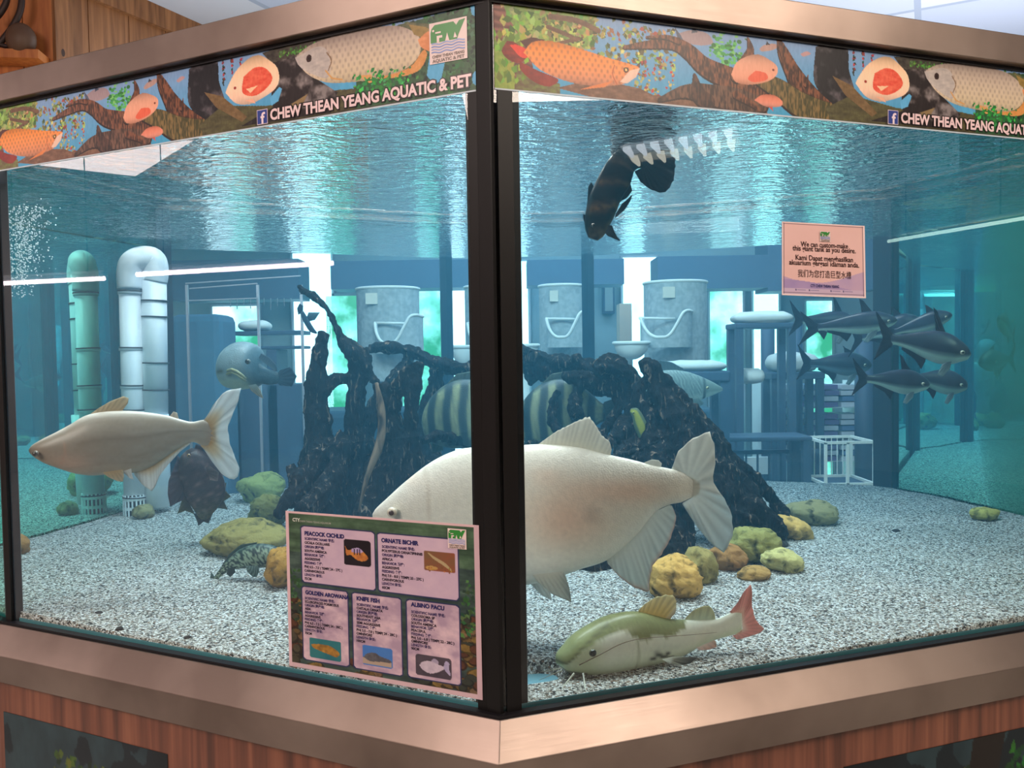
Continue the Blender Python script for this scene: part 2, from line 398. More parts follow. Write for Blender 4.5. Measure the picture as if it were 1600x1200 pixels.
def plank_panel(name, o, d, n, t0, t1, z0, z1, w, m, phase=0.0):
    b = MB(); t = t0 - phase
    while t < t1:
        a, c = max(t, t0), min(t + w - .006, t1)
        if c > a:
            q = [o + d*a, o + d*c, o + d*c - n*.03, o + d*a - n*.03]
            b.prism([(p.x, p.y) for p in q], z0, z1)
        t += w
    b.prism([((o+d*t0-n*.015).x, (o+d*t0-n*.015).y), ((o+d*t1-n*.015).x, (o+d*t1-n*.015).y), ((o+d*t1-n*.05).x, (o+d*t1-n*.05).y), ((o+d*t0-n*.05).x, (o+d*t0-n*.05).y)], z0, z1)
    return fixn(b.build(name, m))
ZC = RH
# find where the corner board (x = 82 px) falls on this wall plane
q = hit(82, 60, wall_o, wn_); tc_ = (q - wall_o).dot(wd)
o = plank_panel('wall_planked', wall_o, wd, wn_, tc_, 2.3, 2.75, ZC, .30, M_plank, .05); o['kind'] = 'structure'
b = MB()
q0 = wall_o + wd*tc_
b.prism([((q0 + wd*.0).x, (q0 + wd*.0).y), ((q0 + wd*.10).x, (q0 + wd*.10).y), ((q0 + wd*.10 + wn_*.03).x, (q0 + wd*.10 + wn_*.03).y), ((q0 + wn_*.03).x, (q0 + wn_*.03).y)], 2.75, ZC)
b.prism([((q0).x, (q0).y), ((q0 + wd*3).x, (q0 + wd*3).y), ((q0 + wd*3 + wn_*.035).x, (q0 + wd*3 + wn_*.035).y), ((q0 + wn_*.035).x, (q0 + wn_*.035).y)], ZC-.14, ZC)
o = fixn(b.build('trim_1', M_plank)); o['kind'] = 'structure'
# orange side wall to the left of the corner board
d2 = Vector((-1, -.12, 0)).normalized(); n2 = Vector((d2.y, -d2.x, 0)); n2 = n2 if n2.y < 0 else -n2
o = plank_panel('wall_planked_orange', q0, d2, n2, 0, 2.6, 2.6, ZC, .17, M_plank2); o['kind'] = 'structure'
# ledge with a wrought iron scroll
b = MB(); qa = hit(-30, 84, q0 + n2*.10, n2); qb = hit(72, 84, q0 + n2*.10, n2)
zz = hit(40, 82, q0 + n2*.1, n2).z
dd = (qb-qa).normalized(); dd.z = 0
q_ = [q0 + d2*0.02, q0 + d2*1.3, q0 + d2*1.3 + n2*.16, q0 + d2*0.02 + n2*.16]
b.prism([(p.x, p.y) for p in q_], zz-.05, zz)
o = fixn(b.build('wall_shelf', M_plank2)); tag(o, 'orange pine ledge board on the plank wall at top left', 'shelf')
b = MB()
def onw(px, py, off=.12): return hit(px, py, q0 + n2*off, n2)
zf = hit(10, 78, q0+n2*.08, n2)
b.tube([Vector(p) for p in cr([tuple(onw(x, y)) for x, y in ((32,-30),(34,0),(30,22),(18,44),(6,60),(-6,72))], 24)], .018, 10)
b.tube([Vector(p) for p in cr([tuple(onw(x, y)) for x, y in ((12,-20),(10,2),(2,18),(-8,30))], 16)], .018, 10)
b.tube([Vector(p) for p in cr([tuple(onw(x, y)) for x, y in ((-6,62),(2,70),(14,72),(16,64))], 16)], .014, 10)
o = b.build('iron_scroll_bracket', mat('wrought_iron', (.05,.03,.025), .5, .6), smooth=True); tag(o, 'dark wrought iron scroll bracket on the orange plank wall', 'bracket')
b = MB(); c = onw(33, 62); b.ball(c, (.085, .07, .095), 20, 12); c2 = onw(42, 44); b.tube([c, c2], .02, 8)
o = b.build('ornament_vase', mat('brown_ceramic', (.10,.045,.02), .5), smooth=True, loc=None); tag(o, 'brown rounded ornament standing on the orange pine ledge', 'ornament')

# ================================================================== tank shell
n = len(PLAN)
def outdirs(pl, closed=True):
    out = []
    for i in range(len(pl)):
        a = pl[i-1]; p = pl[i]; c = pl[(i+1) % len(pl)]
        d1 = (p-a).normalized(); d2_ = (c-p).normalized()
        n1 = Vector((d1.y, -d1.x, 0)); n2_ = Vector((d2_.y, -d2_.x, 0))
        m = (n1+n2_).normalized(); out.append(m / max(.3, m.dot(n1)))
    return out
OUT = outdirs(PLAN)                            # going C0 -> R1 -> ... anticlockwise: outward is to the right of travel
path = list(zip(PLAN, OUT))
tank = empty('aquarium', (0, 2.6, 0))
tag(tank, 'giant polygonal glass aquarium with brushed steel rims on a wood cabinet', 'aquarium')
M_lam = mat('walnut_laminate', (.3,.12,.06), .45)
def _lam(m):
    tc = nd(m, 'ShaderNodeTexCoord'); mp = nd(m, 'ShaderNodeMapping'); mp.inputs['Scale'].default_value = (22, 22, .9)
    lk(m, tc.outputs['Object'], mp.inputs[0])
    n = nd(m, 'ShaderNodeTexNoise'); n.inputs['Scale'].default_value = 1.6; n.inputs['Detail'].default_value = 9; n.inputs['Distortion'].default_value = .5
    lk(m, mp.outputs[0], n.inputs['Vector'])
    r = nd(m, 'ShaderNodeValToRGB'); e = r.color_ramp.elements
    e[0].position = .30; e[0].color = (*lin((82, 48, 36)), 1); e[1].position = .72; e[1].color = (*lin((146, 92, 68)), 1)
    e2 = e.new(.5); e2.color = (*lin((118, 70, 52)), 1)
    lk(m, n.outputs['Fac'], r.inputs[0]); lk(m, r.outputs[0], bsdf(m).inputs['Base Color'])
_lam(M_lam)
b = MB(); b.sweep(path, [(-.02, .0), (.030, .0), (.030, Z0-.105), (-.02, Z0-.105)], closed=True)
cab = fixn(b.build('cabinet', M_lam, tank))
b = MB(); b.prism([(p.x+o.x*.02, p.y+o.y*.02) for p, o in path], Z0-.10, Z0-.03)
fixn(b.build('base_plate', M_black, tank))
# lower steel rim: sloping ledge, then an upright face
b = MB(); b.sweep(path, [(.014, Z0), (.018, Z0+.001), (.060, Z0-.058), (.058, Z0-.125), (.020, Z0-.125)], closed=True)
o = fixn(b.build('lower_rim', M_steel, tank)); bevel(o, .0015)
b = MB(); b.sweep(path, [(-.012, Z0-.03), (.0145, Z0-.03), (.0145, Z0+.006), (-.004, Z0+.006)], closed=True)
fixn(b.build('lower_gasket', M_black, tank))
b = MB(); b.sweep(path, [(.002, Z2+.004), (.024, Z2+.004), (.024, Z2+.068), (-.03, Z2+.068), (-.03, Z2+.055), (.002, Z2+.055)], closed=True)
o = fixn(b.build('upper_rim', M_steel, tank)); bevel(o, .002)
b = MB(); b.sweep(path, [(-.012, Z2-.004), (.006, Z2-.004), (.006, Z2+.02), (-.012, Z2+.02)], closed=True)
fixn(b.build('upper_gasket', M_black, tank))
# panes: one box each
for i in range(n):
    a, c = PLAN[i], PLAN[(i+1) % n]; oa, oc = OUT[i], OUT[(i+1) % n]
    b = MB()
    v = []
    for z in (Z0-.02, Z2+.02):
        v += [(a.x, a.y, z), (c.x, c.y, z), (c.x+oc.x*-.012, c.y+oc.y*-.012, z), (a.x+oa.x*-.012, a.y+oa.y*-.012, z)]
    b.add(v, [(0,3,2,1), (4,5,6,7), (0,1,5,4), (1,2,6,5), (2,3,7,6), (3,0,4,7)], [1,1,0,1,1,1])
    b.build('glass_pane', [M_glass_out, M_glass_side if i in (1, 2, 6, 7) else M_glass_in], tank)
# corner posts: black silicone inside, slim black trim outside
def corner_post(i, w_in, w_out, dep=.016):
    p = PLAN[i]; o = OUT[i]; a = PLAN[i-1]; c = PLAN[(i+1) % n]
    da = (a-p).normalized(); dc = (c-p).normalized()
    b = MB()
    q = [p + da*w_in - o*.013*0, p, p + dc*w_in, p + dc*w_in - o*dep, p - o*dep*1.4, p + da*w_in - o*dep]
    b.prism([(s.x - o.x*.0125, s.y - o.y*.0125) for s in q], Z0-.02, Z2+.02)
    return b, da, dc, p, o
b, da, dc, p, o_ = corner_post(0, .052, .03)
sil = fixn(b.build('inner_corner_strip', M_black, tank))
b = MB(); q = [p + da*.026 + NL*.004, p + o_*.007, p + dc*.005 + NR*.004, p + dc*.005 - NR*.001, p - o_*.001, p + da*.026 - NL*.001]
b.prism([(s.x, s.y) for s in q], Z0+.002, Z2+.03); post = fixn(b.build('corner_trim', M_blackp, tank)); bevel(post, .001)
b = MB(); q = [p + dc*.012 + NR*.003, p + dc*.040 + NR*.0025, p + dc*.040 - NR*.001, p + dc*.012 - NR*.001]
b.prism([(s.x, s.y) for s in q], Z0+.002, Z1-.002); fixn(b.build('corner_strip', M_blackp, tank))
b = MB(); q = [p + da*.026 + NL*.0028, p + da*.045 + NL*.002, p + da*.045 - NL*.001, p + da*.026 - NL*.001]
b.prism([(s.x, s.y) for s in q], Z0+.002, Z1-.002); fixn(b.build('corner_strip', M_blackp, tank))
M_post = mat('dark_corner_post', (.010,.012,.018), .45)
for i, w in ((1, .05), (2, .05), (3, .042), (4, .030), (5, .030), (6, .035), (7, .05), (8, .022)):
    p = PLAN[i]; o_ = OUT[i]; da = (PLAN[i-1]-p).normalized(); dc = (PLAN[(i+1) % n]-p).normalized()
    b = MB(); q = [p + da*w, p + o_*.004, p + dc*w, p + dc*w - o_*.02, p - o_*.035, p + da*w - o_*.02]
    b.prism([(s.x - o_.x*.002, s.y - o_.y*.002) for s in q], Z0-.02, Z2+.02); fixn(b.build('corner_post', M_post, tank))
# outer trim on the left end of the left pane
b = MB(); p = PLAN[8]; dc = -DL
q = [p - DL*.0 + NL*.006, p - DL*.02 + NL*.006, p - DL*.02 - NL*.001, p - NL*.001]
b.prism([(s.x, s.y) for s in q], Z0, Z1); fixn(b.build('corner_strip', M_blackp, tank))
# floor of the tank, its pale blue reflection put into the base colour
b = MB(); b.prism([(p.x-o.x*.013, p.y-o.y*.013) for p, o in path], Z0-.028, Z0-.0102); fixn(b.build('tank_floor', mat('pale_blue_base', (.22,.50,.60), .3), tank))

# thin teal strip at the pane foot: glass-edge reflection put into colour
M_edgerefl = mat('teal_edge_reflection', (.10,.36,.42), .12, spec=.8)
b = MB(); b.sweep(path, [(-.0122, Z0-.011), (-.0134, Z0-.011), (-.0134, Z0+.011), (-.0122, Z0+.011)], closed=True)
fixn(b.build('edge_reflection_strip', M_edgerefl, tank))

# water body
b = MB(); b.prism([(p.x-o.x*.0135, p.y-o.y*.0135) for p, o in path], Z0-.011, ZW)
water = fixn(b.build('water', M_water)); tag(water, 'clear blue-green water filling the aquarium, rippled at its surface', 'water', kind='stuff')

# gravel bed: gently uneven, thinning at the front glass
M_grav = mat('gravel', (.6,.6,.58), .75)
def _grav():
    m = M_grav; tc = nd(m, 'ShaderNodeTexCoord')
    v = nd(m, 'ShaderNodeTexVoronoi'); v.inputs['Scale'].default_value = 215; lk(m, tc.outputs['Object'], v.inputs['Vector'])
    r = nd(m, 'ShaderNodeValToRGB'); e = r.color_ramp.elements; r.color_ramp.interpolation = 'CONSTANT'
    cs = [(0, (30,30,34)), (.10, (96,92,88)), (.22, (168,160,150)), (.40, (205,200,190)), (.62, (232,230,225)), (.82, (250,250,248)), (.93, (140,112,90))]
    e[0].position = 0; e[0].color = (*lin(cs[0][1]), 1); e[1].position = cs[1][0]; e[1].color = (*lin(cs[1][1]), 1)
    for p_, c_ in cs[2:]:
        k = e.new(p_); k.color = (*lin(c_), 1)
    sep = nd(m, 'ShaderNodeSeparateColor'); lk(m, v.outputs['Color'], sep.inputs[0]); lk(m, sep.outputs[0], r.inputs[0])
    # gaps between pebbles are dark
    mr = nd(m, 'ShaderNodeMapRange'); mr.inputs[1].default_value = .0; mr.inputs[2].default_value = .12
    v2 = nd(m, 'ShaderNodeTexVoronoi'); v2.feature = 'DISTANCE_TO_EDGE'; v2.inputs['Scale'].default_value = 215; lk(m, tc.outputs['Object'], v2.inputs['Vector'])
    lk(m, v2.outputs['Distance'], mr.inputs[0]); mr.inputs[3].default_value = .22
    vm = nd(m, 'ShaderNodeVectorMath', operation='SCALE'); lk(m, r.outputs[0], vm.inputs[0]); lk(m, mr.outputs[0], vm.inputs['Scale'])
    lk(m, vm.outputs[0], bsdf(m).inputs['Base Color'])
    bp = nd(m, 'ShaderNodeBump'); bp.inputs['Strength'].default_value = .9; bp.inputs['Distance'].default_value = .004
    lk(m, v2.outputs['Distance'], bp.inputs['Height']); lk(m, bp.outputs[0], bsdf(m).inputs['Normal'])
_grav()
def inside(x, y, m=.016):
    for i in range(n):
        a, c = PLAN[i], PLAN[(i+1) % n]; d = (c-a).normalized()
        if d.x*(y-a.y) - d.y*(x-a.x) < m: return False
    return True
def sstep(a, b, x):
    t = max(0.0, min(1.0, (x-a)/(b-a))); return t*t*(3-2*t)
def gravel():
    bare = G(822, 1046)
    bm = bmesh.new(); ctr = Vector((.1, 2.9, 0)); K, RR = 260, 190; rings = []
    per = []
    for i in range(n):
        a, c = PLAN[i] - OUT[i]*.0145, PLAN[(i+1) % n] - OUT[(i+1) % n]*.0145
        for k in range(K//n + 1): per.append(a.lerp(c, k/(K//n + 1)))
    for j in range(RR+1):
        t = j/RR; ring = []
        for p in per:
            q = ctr.lerp(p, t)
            hh = gz(q.x, q.y) + .006*noise.noise(Vector((q.x*4, q.y*4, 0))) + .002*noise.noise(Vector((q.x*19, q.y*19, 3)))
            dd_ = math.hypot((q.x-bare.x)*1.0, (q.y-bare.y)*.9) + .02*noise.noise(Vector((q.x*22, q.y*22, 7)))
            hh -= .05*(1-sstep(.035,.062,dd_))
            ring.append(bm.verts.new((q.x, q.y, hh)))
        rings.append(ring)
    low = [bm.verts.new((p.x, p.y, Z0-.010)) for p in per]; rings.append(low)
    for j in range(len(rings)-1):
        for i in range(len(per)):
            k = (i+1) % len(per); bm.faces.new((rings[j][i], rings[j+1][i], rings[j+1][k], rings[j][k]))
    bmesh.ops.remove_doubles(bm, verts=bm.verts, dist=1e-5)
    bmesh.ops.recalc_face_normals(bm, faces=bm.faces)
    me = bpy.data.meshes.new('gravel_bed'); bm.to_mesh(me); bm.free(); me.materials.append(M_grav)
    me.polygons.foreach_set('use_smooth', [True]*len(me.polygons))
    o = bpy.data.objects.new('gravel_bed', me); COL.objects.link(o)
    tag(o, 'pale speckled gravel covering the aquarium bottom', 'gravel', kind='stuff')
gravel()
# ================================================================== animals
def mixc(a, b, t):
    t = max(0.0, min(1.0, t)); return tuple(a[k]*(1-t) + b[k]*t for k in range(3))
def sstep(a, b, x):
    t = max(0.0, min(1.0, (x-a)/(b-a))); return t*t*(3-2*t)
class Fish:
    """One continuous animal: body lofted through (top, bottom, half-thickness) stations read off its outline, fins and eyes joined in."""
    def __init__(s, cx, cy, Y, yaw=0.0):
        s.o = P(cx, cy, Y); s.n = Vector((math.sin(R_(yaw)), -math.cos(R_(yaw)), 0)); s.b = MB()
        s.px = Y / F
    def pl(s, px, py, off=0.0): return hit(px, py, s.o + s.n*off, s.n)
    def body(s, st, col, N=70, K=36, e=.85, mat=0, bend=None):
        S = cr([t if len(t) == 5 else t for t in st], N); v = []; f = []; c = []
        for i, (tx, ty, bx, by, hw) in enumerate(S):
            T = s.pl(tx, ty); B = s.pl(bx, by); m = (T+B)/2; h = (T-B)/2; H = h.length; u = i/(N-1)
            for k in range(K):
                a = 2*math.pi*k/K; ca, sa = math.cos(a), math.sin(a)
                w = math.copysign(abs(sa)**e, sa) * hw * H
                off = (bend(u) if bend else 0.0)
                v.append(m + h*ca + s.n*(w + off))
                yy = (ty+by)/2 - (by-ty)/2*ca; xx = (tx+bx)/2 + (tx-bx)/2*ca
                c.append(lin(col(xx, yy, ca, u)))
        for i in range(N-1):
            for k in range(K):
                q = (k+1) % K; f.append((i*K+k, i*K+q, (i+1)*K+q, (i+1)*K+k))
        for ring, rev in ((0, True), (N-1, False)):
            cen = sum((v[ring*K+k] for k in range(K)), Vector())/K
            v.append(cen); c.append(c[ring*K]); ci = len(v)-1
            for k in range(K):
                q = (k+1) % K
                f.append((ring*K+q, ring*K+k, ci) if rev else (ring*K+k, ring*K+q, ci))
        s.b.add(v, f, mat, c)
    def fin(s, base, edge, col, off=0.0, lean=0.0, rays=14, ripple=.12, th=.004, N=40, M=9, mat=1, edgecut=.0):
        A = arc_resample(base, N); E = arc_resample(edge, N); v = []; f = []; c = []
        L = np.hypot(*(E-A).T).max() * s.px
        for side in (1, -1):
            for j in range(M+1):
                t = j/M
                for i in range(N+1-1):
                    q = A[i]*(1-t) + E[i]*t
                    if edgecut and j == M: q = A[i] + (E[i]-A[i])*(1 - edgecut*abs(math.sin(i*rays*math.pi/N)))
                    rp = ripple * L * .1 * math.sin(i/N*rays*2*math.pi) * t + lean*L*t*t
                    v.append(s.pl(q[0], q[1], off + rp + side*th*.5*(1-.85*t)))
                    cc = col(i/(N-1), t)
                    k = 1 - .10*(math.sin(i/N*rays*2*math.pi) > .2)*min(1, t*2)
                    c.append(lin(tuple(max(0, min(255, x*k)) for x in cc)))
        q0 = (M+1)*N
        for j in range(M):
            for i in range(N-1):
                a = j*N+i; f.append((a, a+1, a+N+1, a+N)); f.append((q0+a, q0+a+N, q0+a+N+1, q0+a+1))
        for i in range(N-1): f.append((M*N+i, M*N+i+1, q0+M*N+i+1, q0+M*N+i))
        for j in range(M):
            f.append((j*N, (j+1)*N, q0+(j+1)*N, q0+j*N)); f.append((j*N+N-1, q0+j*N+N-1, q0+(j+1)*N+N-1, (j+1)*N+N-1))
        s.b.add(v, f, mat, c)
    def eye(s, px, py, r, off, iris=(200,180,120), pupil=(12,12,14), ring=None):
        R = r*s.px; c = s.pl(px, py, off)
        def cf(d):
            t = d.dot(s.n)
            return lin(pupil) if t > .80 else lin(iris) if t > .25 else lin(ring or iris)
        seg, rings = 20, 14; v = []; cc = []
        e1 = s.n.cross(Vector((0,0,1))).normalized(); e2 = Vector((0,0,1)); f = []
        for j in range(rings+1):
            ph = math.pi*j/rings
            for i in range(seg):
                th = 2*math.pi*i/seg
                d = s.n*math.cos(ph) + (e1*math.cos(th)+e2*math.sin(th))*math.sin(ph)
                v.append(c + Vector((d.x*R, d.y*R, d.z*R)) - s.n*R*.45*(1 if d.dot(s.n) > -2 else 1)); cc.append(cf(d))
        for j in range(rings):
            for i in range(seg):
                k = (i+1) % seg; f.append((j*seg+i, (j+1)*seg+i, (j+1)*seg+k, j*seg+k))
        s.b.add(v, f, 2, cc)
    def whisker(s, pts, r0, col, off0=0.0, off1=0.0):
        q = cr(pts, 26); V = [s.pl(x[0], x[1], off0 + (off1-off0)*i/25) for i, x in enumerate(q)]
        s.b.tube(V, [s.px*r0*(1-.75*i/25) for i in range(26)], 7, 0, lin(col))
    def done(s, name, label, cat, skin=None, group=None):
        o = s.b.build(name, [skin or M_fish, M_fin, M_eye], smooth=True, loc=s.o)
        fixn(o); tag(o, label, cat, group); return o

# -------- albino pacu, the big white fish at the corner
f = Fish(860, 800, 1.84, yaw=-3)
def c_pacu(x, y, h, u):
    base = (236, 228, 212)
    c = mixc(base, (250, 244, 232), sstep(.2, .95, h))
    c = mixc(c, (240, 238, 228), sstep(-.2, -.9, h))
    for (cx, cy, rx, ry, k) in ((885, 805, 60, 45, .75), (985, 765, 60, 20, .65), (925, 760, 50, 18, .35), (855, 740, 26, 12, .3), (640, 745, 20, 12, .25)):
        d = ((x-cx)/rx)**2 + ((y-cy)/ry)**2; c = mixc(c, (240, 192, 164), k*math.exp(-d))
    d = ((x-925)/13)**2 + ((y-800)/11)**2; c = mixc(c, (186, 160, 142), .55*math.exp(-d))
    # gill cover edge
    gx = 662 + 12*math.cos((y-800)/60.); d = abs(x-gx)
    if 730 < y < 880: c = mixc(c, (205, 190, 170), .5*math.exp(-(d/2.5)**2))
    return c
f.body([(582,803,583,813,.35),(588,794,590,828,.42),(604,779,606,846,.42),(635,751,640,875,.40),(675,721,685,897,.36),(715,703,725,909,.34),(760,697,765,916,.33),(803,696,805,916,.32),(850,694,855,907,.32),(900,698,905,890,.30),(950,710,950,874,.28),(990,719,992,838,.27),(1020,727,1022,802,.30),(1045,732,1045,789,.34),(1064,737,1064,785,.24),(1078,744,1077,779,.10),(1094,754,1093,772,.02)], c_pacu, N=120, K=48, e=.95)
wf = lambda b, e_: (lambda i, t: mixc(b, e_, t))
f.fin([(840,698),(895,703),(955,716)], [(841,694),(868,674),(900,657),(921,649),(931,662),(941,680),(953,689),(956,702),(954,710)], wf((226,214,190),(246,240,226)), rays=18, edgecut=.05, ripple=.2)
f.fin([(1003,727),(1033,735)], [(1008,722),(1018,718),(1029,719),(1034,724),(1033,731)], wf((226,220,204),(236,232,220)))
f.fin([(1066,738),(1084,750),(1082,777),(1066,786)], [(1049,733),(1058,706),(1078,686),(1109,671),(1117,692),(1119,720),(1114,752),(1130,775),(1143,798),(1148,830),(1142,852),(1131,866),(1110,850),(1088,822),(1066,788)], lambda i, t: mixc((232,228,216), (206,222,224) if i > .5 else (238,234,222), t), rays=26, edgecut=.04, ripple=.25, M=12)
f.fin([(947,872),(990,838),(1022,800),(1046,789)], [(949,880),(964,898),(985,916),(1014,928),(1016,905),(1020,885),(1032,870),(1046,848),(1055,822),(1057,806),(1050,790)], lambda i, t: mixc(mixc((230,224,210),(206,214,208), t), (222,150,130), .7*sstep(.86,1,t)), rays=24, ripple=.22, edgecut=.03, M=12)
f.fin([(832,898),(880,893)], [(838,908),(862,928),(893,941),(890,920),(883,898)], wf((222,216,200),(208,212,204)), off=.045, lean=.2, rays=8)
f.fin([(826,906),(850,904)], [(828,912),(846,930),(862,938),(860,925),(856,908)], wf((216,208,192),(200,206,200)), off=-.02, rays=6)
f.eye(612, 801, 8, .046, iris=(228,205,180), pupil=(70,40,30), ring=(230,220,205))
f.done('albino_pacu', 'huge creamy white pacu swimming left behind the front corner post', 'fish')

# -------- pale iridescent shark catfish on the left
f = Fish(200, 690, 2.20, yaw=16)
def c_pan(x, y, h, u):
    c = mixc((154,144,130), (236,232,224), sstep(.74, 1, h)); c = mixc(c, (190,178,160), sstep(-.45, -.98, h)); c = mixc(c, (132,116,98), .30*(.5+noise.noise(Vector((x*.03, y*.16, 2)))))
    if y < 706: c = mixc(c, (112,102,92), .55*math.exp(-((h-.12)/.09)**2)*sstep(110,160,x))
    c = mixc(c, (214,176,156), .6*math.exp(-((x-110)/40)**2 - ((y-722)/14)**2))
    c = mixc(c, (150,118,98), .45*math.exp(-((x-330)/9)**2))
    c = mixc(c, (150,130,116), .3*math.exp(-((x-58)/22)**2 - ((y-705)/14)**2))
    gx = 100 + 6*math.cos((y-700)/14.)
    if 690 < y < 730: c = mixc(c, (190,150,128), .6*math.exp(-((x-gx)/2.2)**2))
    return c
f.body([(45,702,46,707,.5),(51,695,52,713,.62),(66,686,68,723,.62),(88,675,92,732,.55),(110,663,118,740,.48),(130,651,142,743,.44),(150,645,162,742,.42),(178,642,185,741,.38),(206,642,212,738,.34),(236,645,240,727,.32),(265,650,268,708,.32),(288,657,290,695,.34),(302,659,302,691,.36),(318,656,317,697,.20),(328,660,327,698,.08),(338,668,337,690,.02)], c_pan, N=100, K=40, e=1.0)
f.fin([(142,650),(190,645)], [(142,646),(155,637),(172,627),(193,619),(201,622),(200,630),(191,642)], lambda i, t: mixc((190,160,118),(212,190,150),t), rays=8, ripple=.15)
f.fin([(264,653),(280,656)], [(266,649),(271,643),(277,645),(279,653)], wf((196,176,150),(226,214,196)), rays=3)
f.fin([(314,660),(326,666),(325,690),(313,696)], [(323,653),(334,631),(349,613),(361,607),(377,606),(374,624),(364,648),(356,668),(360,694),(369,717),(376,735),(373,746),(362,751),(349,744),(333,724),(319,703)], lambda i, t: mixc((205,165,110),(236,240,240),sstep(.05,.6,t)), rays=28, ripple=.25, M=12, edgecut=.03)
f.fin([(208,735),(250,719),(297,690)], [(210,742),(222,757),(237,768),(243,760),(249,744),(264,725),(281,706),(298,693)], lambda i, t: mixc((208,170,120),(240,240,236),sstep(.05,.55,t)), rays=22, ripple=.2)
f.fin([(160,738),(190,734)], [(164,742),(172,747),(184,752),(192,753),(194,744),(192,735)], wf((196,164,118),(220,204,176)), off=.03, rays=6)
f.fin([(193,736),(205,732)], [(195,740),(202,747),(209,750),(206,740)], wf((220,214,206),(236,236,236)), off=.02, rays=4)
f.eye(55, 709, 4.6, .030, iris=(90,80,72), pupil=(10,10,12), ring=(180,165,150))
f.done('pale_shark_catfish', 'pale tan catfish with white forked tail swimming at the left pane', 'fish', M_fishsm)

# -------- redtail catfish lying on the gravel
f = Fish(1010, 1000, 1.715, yaw=14)
def c_red(x, y, h, u):
    pale = mixc((232,240,208), (248,250,232), sstep(-.9,.1,h))
    ol = mixc((158,162,112), (134,138,94), .5+.5*noise.noise(Vector((x*.3, y*.3, 0))))
    yb = np.interp(x, [865,880,900,925,945,960,985,1000,1015,1035,1052,1066,1075], [1038,1030,1010,992,982,976,986,994,984,990,984,978,950])
    yb += 2.2*noise.noise(Vector((x*.5, 0, 3)))*1.5
    c = mixc(ol, pale, sstep(yb-1.5, yb+1.5, y))
    if x < 945:
        c = mixc(c, (190,196,140), .55*sstep(945,900,x))
        yl = np.interp(x, [880,900,925,945], [1030,1006,984,970]); c = mixc(c, (112,112,84), .7*math.exp(-((y-yl)/2.0)**2))
    for (cx, cy, rx, ry) in ((1020,1015,7,3.0),(1030,1020,9,2.4),(1045,1023,8,2.0),(1012,1022,6,2.),(1035,1014,5,1.6),(1052,1027,5,1.4)):
        if h > -.9: c = mixc(c, (56,60,56), min(1, 1.3*math.exp(-((x-cx)/rx)**2*1.2 - ((y-cy-(x-cx)*.15)/ry)**2)))
    yg = 986 + 0; gx = 984 + 4*math.sin((y-985)/22.); 
    if y > 985: c = mixc(c, (176,184,150), .7*math.exp(-((x-gx)/1.8)**2))
    c = mixc(c, (96,84,60), .9*math.exp(-((y-np.interp(x,[866,882,908],[1036,1044,1046]))/1.4)**2) if x < 910 else 0)
    return c
f.body([(868,1030,869,1036,.8),(871,1021,875,1042,1.15),(882,1009,886,1049,1.1),(898,992,905,1053,.95),(921,977,925,1055,.85),(946,964,949,1054,.74),(974,957,975,1050,.66),(998,956,1000,1044,.60),(1022,961,1024,1039,.56),(1047,967,1048,1032,.52),(1075,968,1072,1022,.48),(1100,968,1096,1008,.45),(1122,966,1120,999,.40),(1140,958,1138,994,.32),(1158,954,1159,988,.12)], c_red, N=120, K=44, e=1.0)
f.fin([(996,960),(1022,966),(1050,971)], [(998,952),(1010,941),(1024,932),(1045,927),(1056,931),(1058,945),(1056,958),(1044,966)], lambda i, t: mixc((244,208,120),(254,236,180),sstep(.1,1,t)) if i < .75 else mixc((236,210,156),(230,214,190),t), rays=9, ripple=.3, edgecut=.06)
f.fin([(1068,972),(1119,970)], [(1072,964),(1084,953),(1098,947),(1107,946),(1113,951),(1117,960),(1118,966)], wf((212,220,190),(206,196,140)), rays=5)
f.fin([(1143,958),(1159,962),(1160,984),(1148,992)], [(1140,956),(1152,942),(1162,924),(1174,911),(1176,926),(1175,944),(1180,966),(1188,976),(1196,983),(1186,990),(1170,995),(1152,1000),(1144,993)], lambda i, t: mixc((248,200,172),(252,158,142),sstep(.0,.4,t)), rays=18, ripple=.3, M=11, edgecut=.04)
f.fin([(1088,1012),(1116,1000)], [(1092,1016),(1108,1015),(1120,1011),(1118,1002)], wf((214,180,160),(220,160,140)), rays=4, off=.03)
f.fin([(1034,1030),(1050,1026)], [(1046,1037),(1062,1040),(1078,1037),(1090,1027),(1066,1026)], lambda i, t: mixc((214,214,190),(60,66,70) if .3 < i < .8 else (200,206,200),t), off=.065, rays=6)
f.eye(927, 1021, 5.6, .098, iris=(16,16,18), pupil=(6,6,8), ring=(120,120,90))
f.whisker([(905,1039),(935,1024),(968,1007),(1000,998),(1050,994),(1090,991),(1120,988)], .9, (120,105,80), .10, .09)
f.whisker([(882,1004),(890,992),(897,976)], .8, (206,214,190), -.02, -.05)
f.whisker([(911,1052),(913,1066),(914,1075),(918,1084)], 1.5, (236,236,222), .06, .10)
f.whisker([(897,1052),(889,1062),(882,1070),(878,1077)], 1.5, (226,226,206), .08, .10)
f.whisker([(878,1044),(862,1047),(844,1050)], .9, (170,170,150), .08, .08)
f.whisker([(878,1048),(860,1055),(842,1063)], .9, (150,150,130), .09, .09)
f.done('redtail_catfish', 'olive and cream catfish with red tail resting on the front gravel', 'fish', M_fishsm)

